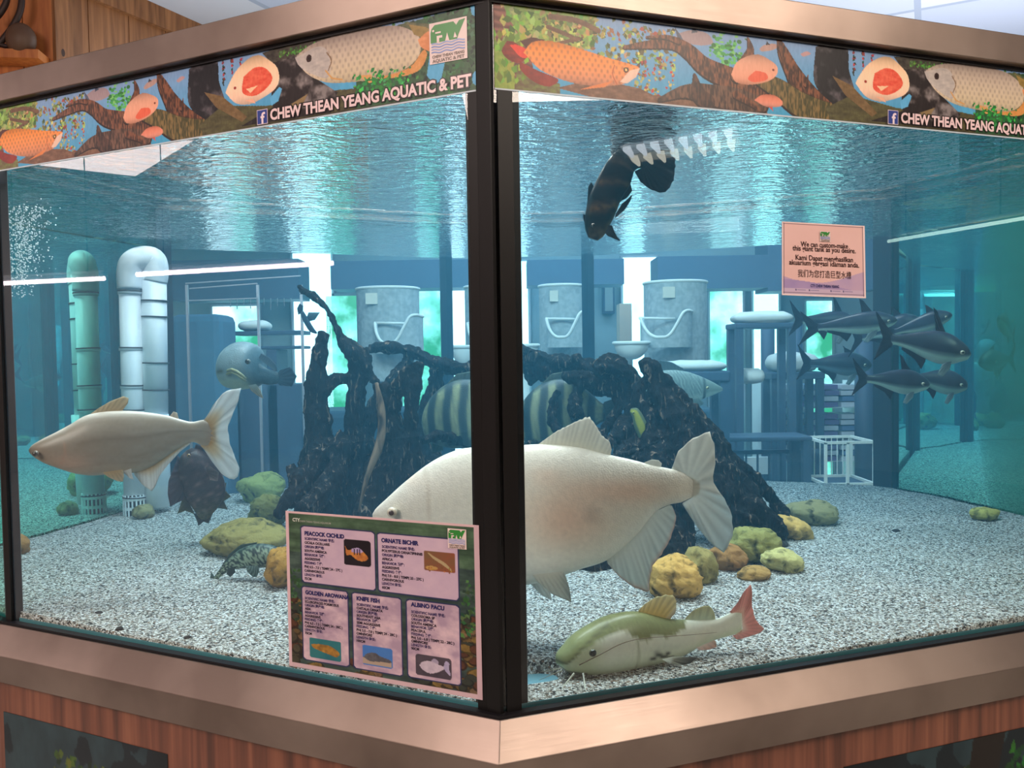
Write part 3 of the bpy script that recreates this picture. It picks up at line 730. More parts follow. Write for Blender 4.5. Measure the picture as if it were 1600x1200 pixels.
# -------- spotted sucker catfish
f = Fish(395, 885, 2.36, yaw=-8)
def c_ple(x, y, h, u):
    a = noise.noise(Vector((x*.55, y*.55, 1.7))); b = noise.noise(Vector((x*.9, y*.9, 8.1)))
    c = (46, 58, 54) if a + .35*b < .02 else (150, 166, 140)
    return mixc(c, (36, 46, 46), .55*sstep(.55,1,h))
f.body([(334,902,337,909,.3),(344,888,350,897,.45),(356,874,366,890,.6),(375,858,386,888,.7),(400,850,406,887,.75),(424,852,428,885,.8),(444,860,446,883,.85),(458,868,460,882,.8),(466,874,466,880,.6)], c_ple, N=80, K=32)
f.fin([(350,884),(375,860),(400,852)], [(346,884),(358,866),(376,851),(402,847)], lambda i, t: (60,74,66), rays=10)
f.fin([(337,903),(342,908)], [(330,893),(328,903),(331,911),(344,913),(352,911),(348,906)], lambda i, t: (96,112,104), rays=7)
f.fin([(384,884),(402,884)], [(386,893),(394,901),(401,902),(405,893),(404,886)], lambda i, t: (112,132,116) if int(i*9+t*5) % 2 else (50,62,58), off=.04, rays=7)
f.fin([(420,882),(436,880)], [(420,888),(426,896),(436,894),(440,884)], lambda i, t: (100,120,106), off=.05, rays=6)
f.fin([(356,888),(366,886)], [(354,897),(360,902),(368,894)], lambda i, t: (56,66,62), off=.01, rays=4)
f.done('sucker_catfish', 'grey spotted sucker catfish resting on gravel beside the info sheet', 'fish')

# dark streaks along the pale catfish's flank belong to its colouring above
# -------- dark cichlid, lower left, nose down
f = Fish(315, 760, 2.75, yaw=25)
def c_osc(x, y, h, u):
    c = mixc((60,44,46), (104,94,60), sstep(.55,.95,u)*.8); k = noise.noise(Vector((x*.12, y*.12, 4))); k2 = noise.noise(Vector((x*.45, y*.45, 1)))
    c = mixc(c, (150,120,118), max(0, k)*1.0); return mixc(c, (24,20,22), max(0, k2)*.8)
f.body([(299,700,291,704,.6),(312,702,282,714,.8),(326,712,279,731,.75),(340,728,281,750,.62),(350,748,286,768,.52),(352,770,292,782,.45),(344,788,300,793,.36),(333,802,306,802,.26),(324,812,311,811,.12)], c_osc, N=70, K=34)
f.fin([(288,722),(290,776)], [(278,712),(272,730),(263,752),(262,772),(266,792),(276,786),(290,780)], wf((64,52,54),(92,74,84)), rays=9, ripple=.3)
f.fin([(290,776),(302,798)], [(284,782),(277,803),(289,798),(298,801),(304,804)], wf((60,54,48),(96,90,56)), rays=6)
f.fin([(348,756),(344,788)], [(354,754),(352,766),(361,776),(350,783),(356,796),(340,794)], wf((60,50,48),(90,84,56)), rays=7)
f.fin([(306,802),(330,804)], [(302,802),(307,812),(310,822),(318,815),(326,818),(332,804)], wf((50,40,36),(70,58,50)), rays=6)
f.fin([(320,730),(326,744)], [(328,728),(342,738),(340,752),(328,750)], wf((90,70,66),(120,96,90)), off=.06, lean=.3, rays=6)
f.fin([(303,702),(345,740)], [(306,694),(324,700),(342,716),(354,738),(348,744)], wf((50,40,44),(70,60,70)), rays=12, ripple=.3)
f.eye(295, 712, 3, .045, iris=(150,110,60))
f.done('dark_cichlid', 'dark brown stocky fish nosing above the gravel below the forked white tail', 'fish')

# -------- grey thick-lipped fish facing the glass
f = Fish(378, 575, 2.85, yaw=-20)
def c_gou(x, y, h, u):
    c = mixc((122,142,150), (164,172,146), sstep(578,600,y)*.9); c = mixc(c, (52,84,98), sstep(394,410,x))  # hind body painted dark blue, water haze put into its colour
    k = noise.noise(Vector((x*.16, y*.16, 9))); c = mixc(c, (100,118,122), .5*max(0, k))
    d = abs(y - (579 + 8*sstep(368,390,x)))
    if x < 388: c = mixc(c, (70,72,58), .95*math.exp(-(d/1.8)**2))
    return c
f.body([(351,576,351,590,.9),(352,562,354,598,1.1),(357,549,360,605,1.15),(364,540,368,608,1.1),(375,534,378,609,1.0),(388,535,390,607,.95),(398,541,401,604,.9),(404,556,407,600,.7),(409,568,412,600,.5),(418,576,420,601,.35),(430,580,431,600,.25),(438,584,438,597,.1)], c_gou, N=80, K=36)
for dy, w, cc in ((0,.0045,(150,152,120)), (5,.0045,(130,134,104))):
    f.b.tube([f.pl(x, y+dy, o) for x, y, o in ((351,584,.045),(355,579,.075),(362,577,.090),(370,580,.095),(378,586,.090),(384,592-dy*.3,.080))], w, 10, 0, lin(cc))
f.eye(386, 565, 4.2, .092, iris=(60,60,52), ring=(110,120,120))
f.eye(357, 560, 3.4, .060, iris=(60,60,52), ring=(110,120,120))
f.fin([(388,602),(400,600)], [(392,610),(402,618),(412,623),(406,608)], wf((110,124,120),(170,150,124)), off=.05, rays=5)
f.fin([(434,583),(434,599)], [(438,578),(454,573),(464,588),(456,604),(437,602)], wf((64,92,108),(46,74,94)), rays=8)
f.fin([(404,560),(430,580)], [(408,552),(420,558),(432,570),(433,579)], wf((90,112,124),(70,96,114)), rays=10)
f.done('thick_lipped_fish', 'grey fish with a downturned mouth facing the glass beside the white pipes', 'fish')

# -------- tiger-striped fish seen behind the driftwood, once through each pane
def c_tig(x0):
    def g(x, y, h, u):
        s_ = math.sin((x - x0)/3.9 + .35*math.sin(y*.09)); k = .5+.5*math.tanh(s_*3)
        c = mixc((54,64,66), (186,184,132), k*(.85 if -.75 < h < .85 else .3)); return mixc(c, (60,70,74), .35*(.5+noise.noise(Vector((x*.2,y*.2,2)))))
    return g
for (dx, yy, lb) in ((0, 3.02, 'striped tiger fish lurking behind driftwood right of the corner post'), (-148, 3.02, 'striped tiger fish lurking behind driftwood left of the corner post')):
    f = Fish(860+dx, 645, yy, yaw=-12)
    f.body([(806+dx,660,808+dx,668,.3),(812+dx,638,814+dx,684,.42),(826+dx,616,828+dx,694,.42),(846+dx,600,850+dx,700,.38),(872+dx,592,876+dx,700,.34),(898+dx,597,900+dx,692,.3),(920+dx,612,920+dx,676,.26),(938+dx,628,936+dx,662,.2),(946+dx,632,946+dx,658,.06)], c_tig(dx), N=80, K=30)
    f.fin([(850+dx,602),(900+dx,600)], [(848+dx,598),(862+dx,584),(884+dx,580),(905+dx,590),(906+dx,600)], wf((70,76,70),(96,104,92)), rays=12, ripple=.3)
    f.fin([(942+dx,632),(944+dx,658)], [(944+dx,628),(962+dx,622),(968+dx,644),(962+dx,668),(944+dx,662)], wf((60,66,60),(40,48,50)), rays=10)
    f.fin([(826+dx,680),(842+dx,694)], [(820+dx,690),(826+dx,708),(840+dx,704)], wf((110,110,80),(80,90,80)), rays=5)
    f.eye(818+dx, 652, 3, .028, iris=(170,150,90))
    f.done('tiger_fish', lb, 'fish')
# -------- silver scaled carp behind the leaning trunk
f = Fish(1080, 605, 3.35, yaw=8)
def c_carp(x, y, h, u):
    sx = math.sin(x*1.15 + (int(y/4.2) % 2)*math.pi); sy = math.sin(y*1.5)
    c = mixc((110,128,128), (168,184,178), .5+.5*sx*sy) if x < 1100 else (140,156,150)
    c = mixc(c, (196,206,196), sstep(-.2,-.8,h)); 
    if 1097 < x < 1101: c = (96,112,112)
    return c
f.body([(1000,590,1000,640,.2),(1020,582,1020,652,.3),(1045,578,1045,648,.34),(1070,580,1070,636,.36),(1092,587,1092,626,.4),(1112,596,1112,618,.42),(1124,603,1124,613,.4),(1129,606,1129,610,.3)], c_carp, N=70, K=30)
f.fin([(1020,584),(1066,580)], [(1020,578),(1030,562),(1050,566),(1068,576)], wf((110,126,126),(96,116,120)), rays=10)
f.eye(1106, 606, 2.4, .03, iris=(190,180,130))
f.fin([(1080,624),(1092,622)], [(1078,632),(1090,638),(1100,630)], wf((130,146,140),(110,130,130)), off=.03, rays=5)
f.done('silver_carp', 'silvery large-scaled fish peering out right of the leaning trunk', 'fish')
# -------- yellow fish deep in the wood
f = Fish(1002, 660, 2.78, yaw=0)
f.body([(986,638,984,644,.3),(996,638,988,652,.4),(1004,648,990,664,.4),(1012,664,996,680,.35),(1018,680,1004,694,.25),(1022,692,1012,700,.1)], lambda x, y, h, u: (160,160,60) if abs(h) < .45 else (90,104,76), N=40, K=22)
f.fin([(1018,684),(1010,698)], [(1028,690),(1026,702),(1014,708)], wf((150,150,70),(110,120,70)), rays=6)
f.eye(990, 645, 1.8, .012, iris=(150,150,80))
f.done('yellow_cichlid', 'small yellow-barred fish hiding among the driftwood behind the white fish', 'fish')

# -------- dark tiger fish bending down from the surface
f = Fish(965, 300, 2.05, yaw=6)
def c_dark(x, y, h, u):
    c = (34, 28, 26)
    for (uc, w_, cc) in ((.32,.060,(176,118,66)), (.55,.035,(140,96,60)), (.72,.03,(100,76,56)), (.08,.08,(120,88,58))):
        uu = u + .05*h; c = mixc(c, cc, .9*math.exp(-((uu-uc)/w_)**2) * (1 if h < .75 else .3))
    c = mixc(c, (170,128,70), .6*sstep(-.5,-1,h)*sstep(.7,.2,u))
    return mixc(c, (20,18,20), .4*(.5+noise.noise(Vector((x*.15,y*.15,6)))))
f.body([(919,371,934,376,.5),(914,356,944,368,.62),(914,338,953,352,.6),(917,322,961,336,.52),(921,304,968,318,.46),(930,286,975,304,.40),(941,264,984,290,.34),(955,244,988,277,.30),(972,228,991,268,.28),(988,222,996,264,.26),(1003,226,1004,262,.18)], c_dark, N=90, K=34)
f.fin([(1000,230),(1003,262)], [(1004,228),(1030,240),(1056,246),(1056,262),(1054,280),(1046,297),(1034,303),(1015,296),(1001,285),(991,268)], lambda i, t: (22,20,22), rays=16, ripple=.3, M=12, edgecut=.03)
f.fin([(962,236),(1000,226)], [(968,226),(980,214),(991,209),(1003,213),(1007,228)], lambda i, t: (20,19,22), rays=9, ripple=.2)
f.fin([(984,284),(968,312)], [(984,283),(988,298),(980,309),(969,315)], lambda i, t: (30,26,24), rays=8)
f.fin([(962,334),(972,318)], [(961,341),(976,328),(985,314),(989,303),(977,314)], lambda i, t: (26,24,26), off=.03, rays=5)
f.fin([(950,352),(946,364)], [(956,352),(962,366),(970,377),(962,374),(948,368)], lambda i, t: (18,17,20), off=.035, rays=5)
f.fin([(928,292),(918,326)], [(924,284),(919,292),(918,312),(916,328)], lambda i, t: (28,24,24), rays=9)
f.fin([(915,336),(915,350)], [(911,334),(912,344),(914,352)], lambda i, t: (24,20,22), rays=5)
f.eye(927, 352, 3.4, .048, iris=(70,50,30))
f.done('dark_tiger_fish', 'dark brown banded fish diving head down below the water surface', 'fish', M_fishsm)

# -------- the school of grey shark catfish on the right
def shark_cat(hx, hy, tx, ty, hgt, Y, yaw, label, fork=.9, dorsal=1.0, belly=(176,196,190), back=(40,48,66)):
    """head tip (hx,hy), tail base (tx,ty), body height in picture px"""
    f = Fish((hx+tx)/2, (hy+ty)/2, Y, yaw); L = hx - tx
    prof = [(0,.02,.05,.6),(.05,.20,.22,.75),(.14,.36,.34,.66),(.26,.50,.46,.56),(.42,.52,.50,.46),(.60,.42,.40,.40),(.78,.27,.24,.36),(.92,.18,.16,.3),(1.0,.20,.18,.1)]
    st = []
    for s_, a, b_, w in prof:
        x = hx - L*s_; y = hy + (ty-hy)*s_ - .10*hgt*math.sin(s_*math.pi)*0
        st.append((x, y - a*hgt, x, y + b_*hgt, w))
    def col(x, y, h, u):
        c = mixc(back, (64,72,90), .5*(.5+noise.noise(Vector((x*.1,y*.1,hx))))); c = mixc(c, belly, sstep(-.25,-.62,h))
        if u < .2: c = mixc(c, (40,40,50), .8*math.exp(-((h+.15)/.06)**2)*sstep(.1,.02,u))
        return c
    f.body(st, col, N=60, K=28, e=1.0)
    def Q(s_, dy): return (hx - L*s_, hy + (ty-hy)*s_ + dy*hgt)
    dk = wf((40,48,64), (30,38,54))
    f.fin([Q(.30,-.44), Q(.42,-.47)], [Q(.33,-.6), Q(.42,-.85*dorsal-.2), Q(.47,-.95*dorsal-.2), Q(.45,-.8), Q(.44,-.5)], dk, rays=5)
    f.fin([Q(.97,-.14), Q(.97,.12)], [Q(.98,-.2), Q(1.07,-.5*fork), Q(1.20,-.95*fork), Q(1.14,-.3), Q(1.10,0), Q(1.15,.3), Q(1.22,.85*fork), Q(1.07,.45*fork), Q(.98,.2)], dk, rays=14, M=10)
    f.fin([Q(.56,.34), Q(.86,.18)], [Q(.57,.5), Q(.62,.78), Q(.70,.5), Q(.87,.26)], dk, rays=12)
    f.fin([Q(.24,.36), Q(.30,.40)], [Q(.26,.6), Q(.36,.9), Q(.42,.86), Q(.36,.5)], wf((90,104,116),(160,176,180)), off=.02, rays=5)
    f.eye(*Q(.10,.02), max(1.2, .07*hgt), .04*Y/2.6*hgt/40, iris=(150,150,130))
    return f.done('shark_catfish', label, 'fish', M_fishsm, 'school of grey shark catfish')
shark_cat(1517, 552, 1392, 530, 50, 2.60, -6, 'largest grey catfish, rightmost of the upper fish in the school', dorsal=1.1)
shark_cat(1453, 600, 1352, 592, 38, 2.72, 4, 'grey catfish with pale belly, lowest in the middle of the school')
shark_cat(1512, 602, 1425, 590, 38, 2.95, 10, 'grey catfish with pale belly, lowest at the right of the school', dorsal=.7, belly=(150,176,170))
shark_cat(1402, 500, 1275, 512, 34, 2.95, -4, 'grey catfish swimming just below the custom-make notice corner', belly=(188,204,196))
shark_cat(1345, 508, 1252, 500, 36, 3.15, 6, 'leftmost grey catfish of the school, tail under the notice')
shark_cat(1488, 492, 1395, 520, 30, 3.10, -10, 'topmost grey catfish at the right, nose tilted upward', dorsal=.8, belly=(170,184,176))
shark_cat(1436, 498, 1345, 528, 32, 3.25, -8, 'grey catfish half hidden in the middle of the school by the back post', dorsal=.8)
shark_cat(1362, 570, 1265, 568, 36, 3.35, 5, 'dim grey catfish at the lower left of the school before the shelves', dorsal=.6, belly=(96,120,134))
# -------- far small fish left of the antler-like branch
f = Fish(482, 500, 3.2, yaw=10)
f.body([(496,520,494,522,.3),(490,512,484,518,.4),(484,502,477,508,.4),(478,492,472,498,.3),(474,486,470,490,.12)], lambda x, y, h, u: (50,72,92), N=30, K=18)
f.fin([(473,486),(470,490)], [(474,478),(468,474),(464,482),(466,492)], wf((46,66,86),(40,60,80)), rays=5)
f.fin([(484,502),(479,496)], [(492,500),(500,488),(482,488)], wf((46,66,86),(120,150,160)), rays=5)
f.done('small_dark_fish', 'small dark fish swimming down behind the tip of the thin branch', 'fish')

# ================================================================== driftwood
M_wood = mat('driftwood', (.03,.022,.018), .85, spec=.2)
def _wood(m):
    tc = nd(m, 'ShaderNodeTexCoord'); mp = nd(m, 'ShaderNodeMapping'); mp.inputs['Scale'].default_value = (26, 26, 6)
    lk(m, tc.outputs['Object'], mp.inputs[0])
    n = nd(m, 'ShaderNodeTexNoise'); n.inputs['Scale'].default_value = 2.0; n.inputs['Detail'].default_value = 10; n.inputs['Distortion'].default_value = 1.5
    lk(m, mp.outputs[0], n.inputs['Vector'])
    r = nd(m, 'ShaderNodeValToRGB'); e = r.color_ramp.elements
    e[0].position = .40; e[0].color = (*lin((12,8,10)), 1); e[1].position = .76; e[1].color = (*lin((164,136,116)), 1); k = e.new(.60); k.color = (*lin((30,22,22)), 1)
    lk(m, n.outputs['Fac'], r.inputs[0]); lk(m, r.outputs[0], bsdf(m).inputs['Base Color'])
    bp = nd(m, 'ShaderNodeBump'); bp.inputs['Strength'].default_value = .9; bp.inputs['Distance'].default_value = .02
    lk(m, n.outputs['Fac'], bp.inputs['Height']); lk(m, bp.outputs[0], bsdf(m).inputs['Normal'])
_wood(M_wood)
M_woodl = mat('bare_driftwood', (.2,.15,.1), .8, spec=.2); noisy(M_woodl, lin((40,30,26)), lin((132,108,88)), 9, stretch=(3,3,.6), bump=.6, dist=1)
tx1 = bpy.data.textures.new('gnarl', 'CLOUDS'); tx1.noise_scale = .07; tx1.noise_depth = 4
tx2 = bpy.data.textures.new('bark', 'CLOUDS'); tx2.noise_scale = .018; tx2.noise_depth = 3
def wood(name, label, branches, voxel=.0065, d1=.035, d2=.012, seed=0, m=None):
    b = MB()
    for br in branches:
        pts = cr(br, 10 + 8*len(br)); V = []; Rr = []
        for k, (x, y, Y, r) in enumerate(pts): V.append(P(x, y, Y)); Rr.append(max(.004, r*.88*Y/F))
        s0 = rng.uniform(0, 50)
        b.tube(V, Rr, 20, wob=lambda t, th, p, s0=s0: 1 + .20*math.sin(3*th + s0 + 4*t) + .13*math.sin(7*th + s0*2 - 6*t) + .14*noise.noise(p*14))
    o = b.build(name, m or M_wood, smooth=True); fixn(o)
    md = o.modifiers.new('fuse', 'REMESH'); md.mode = 'VOXEL'; md.voxel_size = voxel; md.use_smooth_shade = True
    d = o.modifiers.new('gnarl', 'DISPLACE'); d.texture = tx1; d.strength = d1; d.mid_level = .5; d.texture_coords = 'LOCAL'
    d = o.modifiers.new('bark', 'DISPLACE'); d.texture = tx2; d.strength = d2; d.mid_level = .5; d.texture_coords = 'LOCAL'
    return tag(o, label, 'driftwood')
wood('driftwood_stump', 'gnarled dark driftwood stump with a thin curved branch, left of the info sheet top', [
    [(507,520,3.0,9),(500,545,3.0,12),(495,590,3.0,15),(492,640,3.0,20),(498,700,3.0,28),(500,760,2.98,40),(505,812,2.95,46)],
    [(505,610,3.0,12),(528,592,3.02,11),(555,590,3.05,10)],
    [(470,455,3.02,7),(484,460,3.02,6.5),(503,474,3.02,7),(520,500,3.04,7),(535,530,3.05,9),(550,548,3.05,16),(562,566,3.06,20),(560,600,3.06,17),(556,660,3.06,16),(552,720,3.05,20),(548,800,3.02,26)],
    [(466,446,3.02,3),(474,456,3.02,7)],
    [(562,545,3.05,12),(576,580,3.04,9),(588,600,3.02,9)],
    [(510,690,2.95,18),(480,735,2.85,14),(450,775,2.75,12),(430,808,2.7,8)],
    [(540,680,2.98,16),(520,740,2.88,18),(480,800,2.75,16)],
    [(452,728,2.95,8),(462,750,2.92,14),(470,790,2.9,18)]])
wood('split_driftwood', 'thick split driftwood trunk standing just left of the corner post', [
    [(598,598,2.86,8),(604,625,2.86,13),(612,665,2.86,20),(614,705,2.85,30),(606,760,2.82,34),(600,815,2.8,40)],
    [(656,566,2.84,9),(650,590,2.84,13),(645,630,2.84,13),(642,680,2.84,14),(642,730,2.84,22),(650,790,2.8,30)],
    [(634,590,2.84,8),(622,612,2.85,10),(612,640,2.85,14)],
    [(656,566,2.84,6),(636,580,2.84,9),(622,600,2.84,9),(604,612,2.86,8)],
    [(588,600,2.9,6),(597,640,2.88,8),(596,690,2.85,10),(578,740,2.82,12),(562,790,2.78,12),(556,815,2.76,10)],
    [(662,690,2.84,8),(690,680,2.9,8),(720,690,3.0,9),(760,700,3.05,10)],
    [(650,760,2.8,24),(700,790,2.75,26),(760,820,2.6,26)]])
wood('driftwood_bough', 'long dark driftwood bough crossing behind the corner post', [
    [(575,545,3.25,8),(610,542,3.25,9),(650,552,3.25,10),(690,570,3.22,13),(730,576,3.2,15),(775,556,3.2,16),(812,548,3.2,13),(840,566,3.18,18),(880,580,3.16,24),(930,590,3.1,26),(970,600,3.05,24)],
    [(803,540,3.2,8),(815,560,3.2,14),(842,590,3.2,18)],
    [(680,575,3.22,12),(680,610,3.24,14),(668,650,3.25,16),(672,720,3.2,22),(690,800,3.1,26)],
    [(745,570,3.2,14),(770,640,3.2,18),(785,720,3.15,24),(800,800,3.0,30)],
    [(640,560,3.25,9),(600,610,3.2,10),(580,650,3.18,12),(570,720,3.12,14),(560,790,3.1,16)],
    [(905,575,3.1,12),(900,560,3.1,10),(894,556,3.1,6)]], d1=.045)
wood('driftwood_tangle', 'rough tangle of driftwood roots above the white fish, with ragged top', [
    [(930,578,2.9,10),(952,570,2.9,16),(975,582,2.9,16),(990,610,2.9,14),(985,650,2.85,13),(960,690,2.8,12)],
    [(880,585,2.95,9),(915,592,2.95,12),(945,600,2.92,12),(965,630,2.9,10),(955,660,2.88,8),(930,690,2.82,9)],
    [(905,600,2.95,8),(900,640,2.92,8),(925,665,2.9,8),(960,700,2.82,9)],
    [(870,610,2.95,6),(862,650,2.92,8),(885,690,2.85,10),(920,725,2.7,16)],
    [(985,600,2.9,14),(1005,640,2.85,22),(1000,700,2.8,30),(970,760,2.7,36),(940,850,2.5,34),(925,905,2.42,28)],
    [(962,712,2.72,6),(990,706,2.7,4),(1020,694,2.68,4),(1048,676,2.66,3)],
    [(940,680,2.8,5),(962,700,2.75,6),(985,735,2.7,6)],
    [(820,700,2.9,10),(850,705,2.85,14),(900,740,2.75,26),(930,800,2.6,34)],
    [(880,905,2.42,10),(920,905,2.42,16),(960,900,2.44,14),(985,895,2.46,9)]], d1=.05, d2=.018)
wood('leaning_driftwood', 'massive dark driftwood trunk leaning down to the right into the gravel', [
    [(1006,562,2.82,8),(1016,578,2.82,15),(1036,612,2.82,24),(1062,652,2.80,32),(1090,700,2.78,40),(1118,748,2.75,46),(1150,785,2.72,40),(1195,815,2.7,26),(1228,836,2.68,10)],
    [(1030,640,2.85,26),(1030,700,2.80,40),(1030,780,2.7,52),(1040,860,2.6,50),(1060,890,2.55,40)],
    [(1020,590,2.83,10),(1000,612,2.85,12),(1004,660,2.83,18),(1010,720,2.8,30)],
    [(1120,740,2.74,30),(1130,800,2.66,34),(1140,850,2.6,24)],
    [(1100,690,2.78,16),(1150,725,2.8,14),(1195,765,2.8,12),(1215,790,2.8,12),(1228,822,2.75,10)],
    [(1150,770,2.7,4),(1180,778,2.66,4),(1200,800,2.62,3.5),(1222,818,2.6,3)],
    [(1130,792,2.66,4),(1165,805,2.6,4),(1200,828,2.6,3)]], d1=.05)
b = MB(); V = [P(x, y, Y) for x, y, Y in ((588,598,2.80),(596,640,2.78),(594,690,2.74),(574,745,2.71),(560,800,2.68))]
V = [Vector(p) for p in cr([tuple(v) for v in V], 40)]
b.tube(V, [.005+.007*math.sin(math.pi*min(1, i/39*1.1)) for i in range(40)], 14, wob=lambda t, th, p: 1 + .25*math.sin(2*th+5*t) + .2*noise.noise(p*20))
o = b.build('bare_branch', M_woodl, smooth=True); tag(o, 'pale bare branch leaning on the split driftwood trunk', 'driftwood')

# ================================================================== stones
M_stone = {}
def stone(x0, y0, x1, y1, col, seed, label, pit=0, tilt=0, sink=.12, name='stone'):
    cxp = (x0+x1)/2; g = G(cxp, y1 - (y1-y0)*.16); Y = g.y; px = Y/F
    w = (x1-x0)/2*px; h = (y1-y0)/2*px*1.08; d = (w*.55+h*.6)
    key = tuple(col)
    if key not in M_stone:
        m = mat('stone_%d' % len(M_stone), rough=.85, spec=.2)
        noisy(m, lin(tuple(c*.40 for c in col)), lin(tuple(min(255, c*1.05) for c in col)), 30, detail=10, bump=1.0, lo=.30, hi=.47, dist=.3); M_stone[key] = m
    c = Vector((g.x, g.y + d*.35, g.z + h*(1-sink)-.004)); b = MB()
    def fn(dv, q):
        k = 1 + .22*noise.noise(dv*1.2 + Vector((seed*3.1, 0, 0))) - .10*abs(noise.noise(dv*2.0 + Vector((0, seed, 0)))) + .07*noise.noise(dv*6 + Vector((0, seed, 4))) + .03*noise.noise(dv*15 + Vector((0, seed, 4)))
        if pit: k -= pit*max(0, noise.noise(dv*9 + Vector((seed, 0, 0))))
        q = q*k; a = R_(tilt); return Vector((q.x*math.cos(a) - q.z*math.sin(a), q.y, q.x*math.sin(a) + q.z*math.cos(a)))
    b.ball(c, (w*1.04, d, h*1.05), 48, 32, fn=fn)
    o = b.build(name, M_stone[key], smooth=True, loc=c)
    return tag(o, label, 'stone')
YEL = (200,186,120); OCH = (214,166,92); OLV = (160,140,84); BRN = (160,114,66); GRO = (146,134,94)
stone(1012,880,1100,944, OCH, 1, 'pitted ochre stone right behind the red-tailed catfish fin', pit=.16)
stone(1070,862,1124,918, OLV, 2, 'upright olive-brown stone behind the pitted ochre one', sink=.2)
stone(1142,832,1224,886, (150,142,80), 3, 'large mossy yellow stone below the trunk foot', pit=.15)
stone(1108,858,1172,896, BRN, 4, 'low brown stone half under the white tail fin')
stone(1196,864,1257,898, YEL, 5, 'flat pale yellow stone right of the mossy one', tilt=-12)
stone(1154,889,1208,909, (176,134,76), 6, 'thin flat brown stone lying in front of the pale yellow one')
stone(1228,788,1312,824, GRO, 7, 'long grey-olive stone beyond the end of the leaning trunk')
stone(1210,814,1272,848, OCH, 8, 'orange wedge-shaped stone at the tip of the leaning trunk', tilt=-22)
stone(1520,795,1563,816, (190,176,92), 9, 'lone bright yellow stone on the gravel far right')
stone(370,747,442,792, (150,150,86), 10, 'pale yellow stone left of the stump foot, farthest back')
stone(386,784,446,834, (140,132,72), 11, 'knobby yellow-olive stone between the stump and the long stone', pit=.2)
stone(314,824,442,874, (150,132,74), 12, 'long olive-yellow stone behind the spotted sucker catfish', tilt=3)
stone(413,866,470,926, (168,122,54), 13, 'orange-brown stone touching the left edge of the info sheet')
stone(10,841,42,871, BRN, 14, 'small brown stone at the far left edge of the gravel')
stone(206,792,238,814, GRO, 15, 'small dull stone beside the pipe strainer')
stone(510,775,540,812, (160,154,74), 16, 'small upright yellow stone just above the info sheet')
stone(541,780,556,812, (156,150,72), 17, 'narrow yellow stone leaning on the driftwood above the info sheet')
stone(1218,846,1232,856, (60,58,56), 18, 'tiny black pebble beside the orange wedge stone', name='pebble')
for i, (x, y, lb) in enumerate(((153,957,'tiny dark pebble on the gravel at lower left, farthest left'),(186,981,'dark pebble by the lower left glass edge, middle one'),(293,995,'dark pebble by the lower left glass edge, rightmost'),(1401,829,'tiny dark pebble on the bare gravel at right'))):
    stone(x-6, y-3, x+6, y+3, (52,50,50), 20+i, lb, name='pebble')

# ================================================================== pipes
M_pvc = mat('white_pvc', (.80,.82,.86), .45); noisy(M_pvc, lin((220,226,236)), lin((250,251,253)), 12, stretch=(1,1,.4), lo=.3, hi=.55)
M_joint = mat('dark_pipe_fitting', (.05,.06,.07), .7)  # near-black joint rings and strainer core
pg = G(206, 806); pY = pg.y + .03
pipe = empty('overflow_pipe', (pg.x, pY, pg.z)); tag(pipe, 'white overflow pipe pair joined by an elbow, standing in the left back corner', 'pipe')
px_ = pY/F
def pp(x, y, dY=0): return P(x, y, pY+dY)
b = MB(); b.tube([pp(211,772), pp(203.5,448)], 16.5*px_, 28); b.build('riser', M_pvc, pipe, smooth=True)
b = MB(); b.tube([pp(243,648,.02), pp(247,790,.03)], 19.5*px_, 28); b.tube([pp(240,425,.03), pp(243,650,.03)], 19*px_, 28); b.build('drop_pipe', M_pvc, pipe, smooth=True)
b = MB(); el = [Vector(q) for q in cr([tuple(pp(*q)) for q in ((204,452),(203,428),(207,412),(220,405,.01),(238,406,.03),(243,422,.03),(241,440,.03))], 40)]
b.tube(el, [19.5*px_]*40, 28); b.build('elbow', M_pvc, pipe, smooth=True)
for (x, y, r, dY) in ((204,455,18.5,0),(205,543,17.6,0),(207,602,17.6,0),(209.5,640,17.6,0),(211,776,18,0)):
    b = MB(); b.tube([pp(x,y,dY), pp(x+.15,y+5,dY)], r*px_, 28); b.build('collar', M_pvc, pipe, smooth=True)
    b = MB(); b.tube([pp(x+.1,y-.9,dY), pp(x+.1,y+.9,dY)], (r+.6)*px_, 28); b.build('joint_ring', M_joint, pipe, smooth=True)
for (x, y, r, dY) in ((241,470,20.5,.03),(241.5,495,20.3,.03),(243,567,20.3,.03),(243.5,609,20.5,.03)):
    b = MB(); b.tube([pp(x,y-1,dY), pp(x,y+1,dY)], (r)*px_, 28); b.build('joint_ring', M_joint, pipe, smooth=True)
b = MB(); b.tube([pp(226,386,.03), pp(232,425,.03)], .4*px_, 6)
b = MB()
for k in range(18):
    a = 2*math.pi*k/18; c = pp(211.5,790); r = 17*px_
    d = Vector((math.cos(a)*r, math.sin(a)*r, 0)); b.tube([c+d+Vector((0,0,.045)), c+d-Vector((0,0,.045))], .0035, 6)
for yy in (777, 793, 806): b.tube([pp(211.3,yy-2), pp(211.6,yy+2)], 17.6*px_, 24)
b.build('strainer', M_pvc, pipe, smooth=False)
b = MB(); b.tube([pp(211.4,776), pp(211.8,806)], 13*px_, 20); b.build('strainer_core', M_joint, pipe, smooth=True)
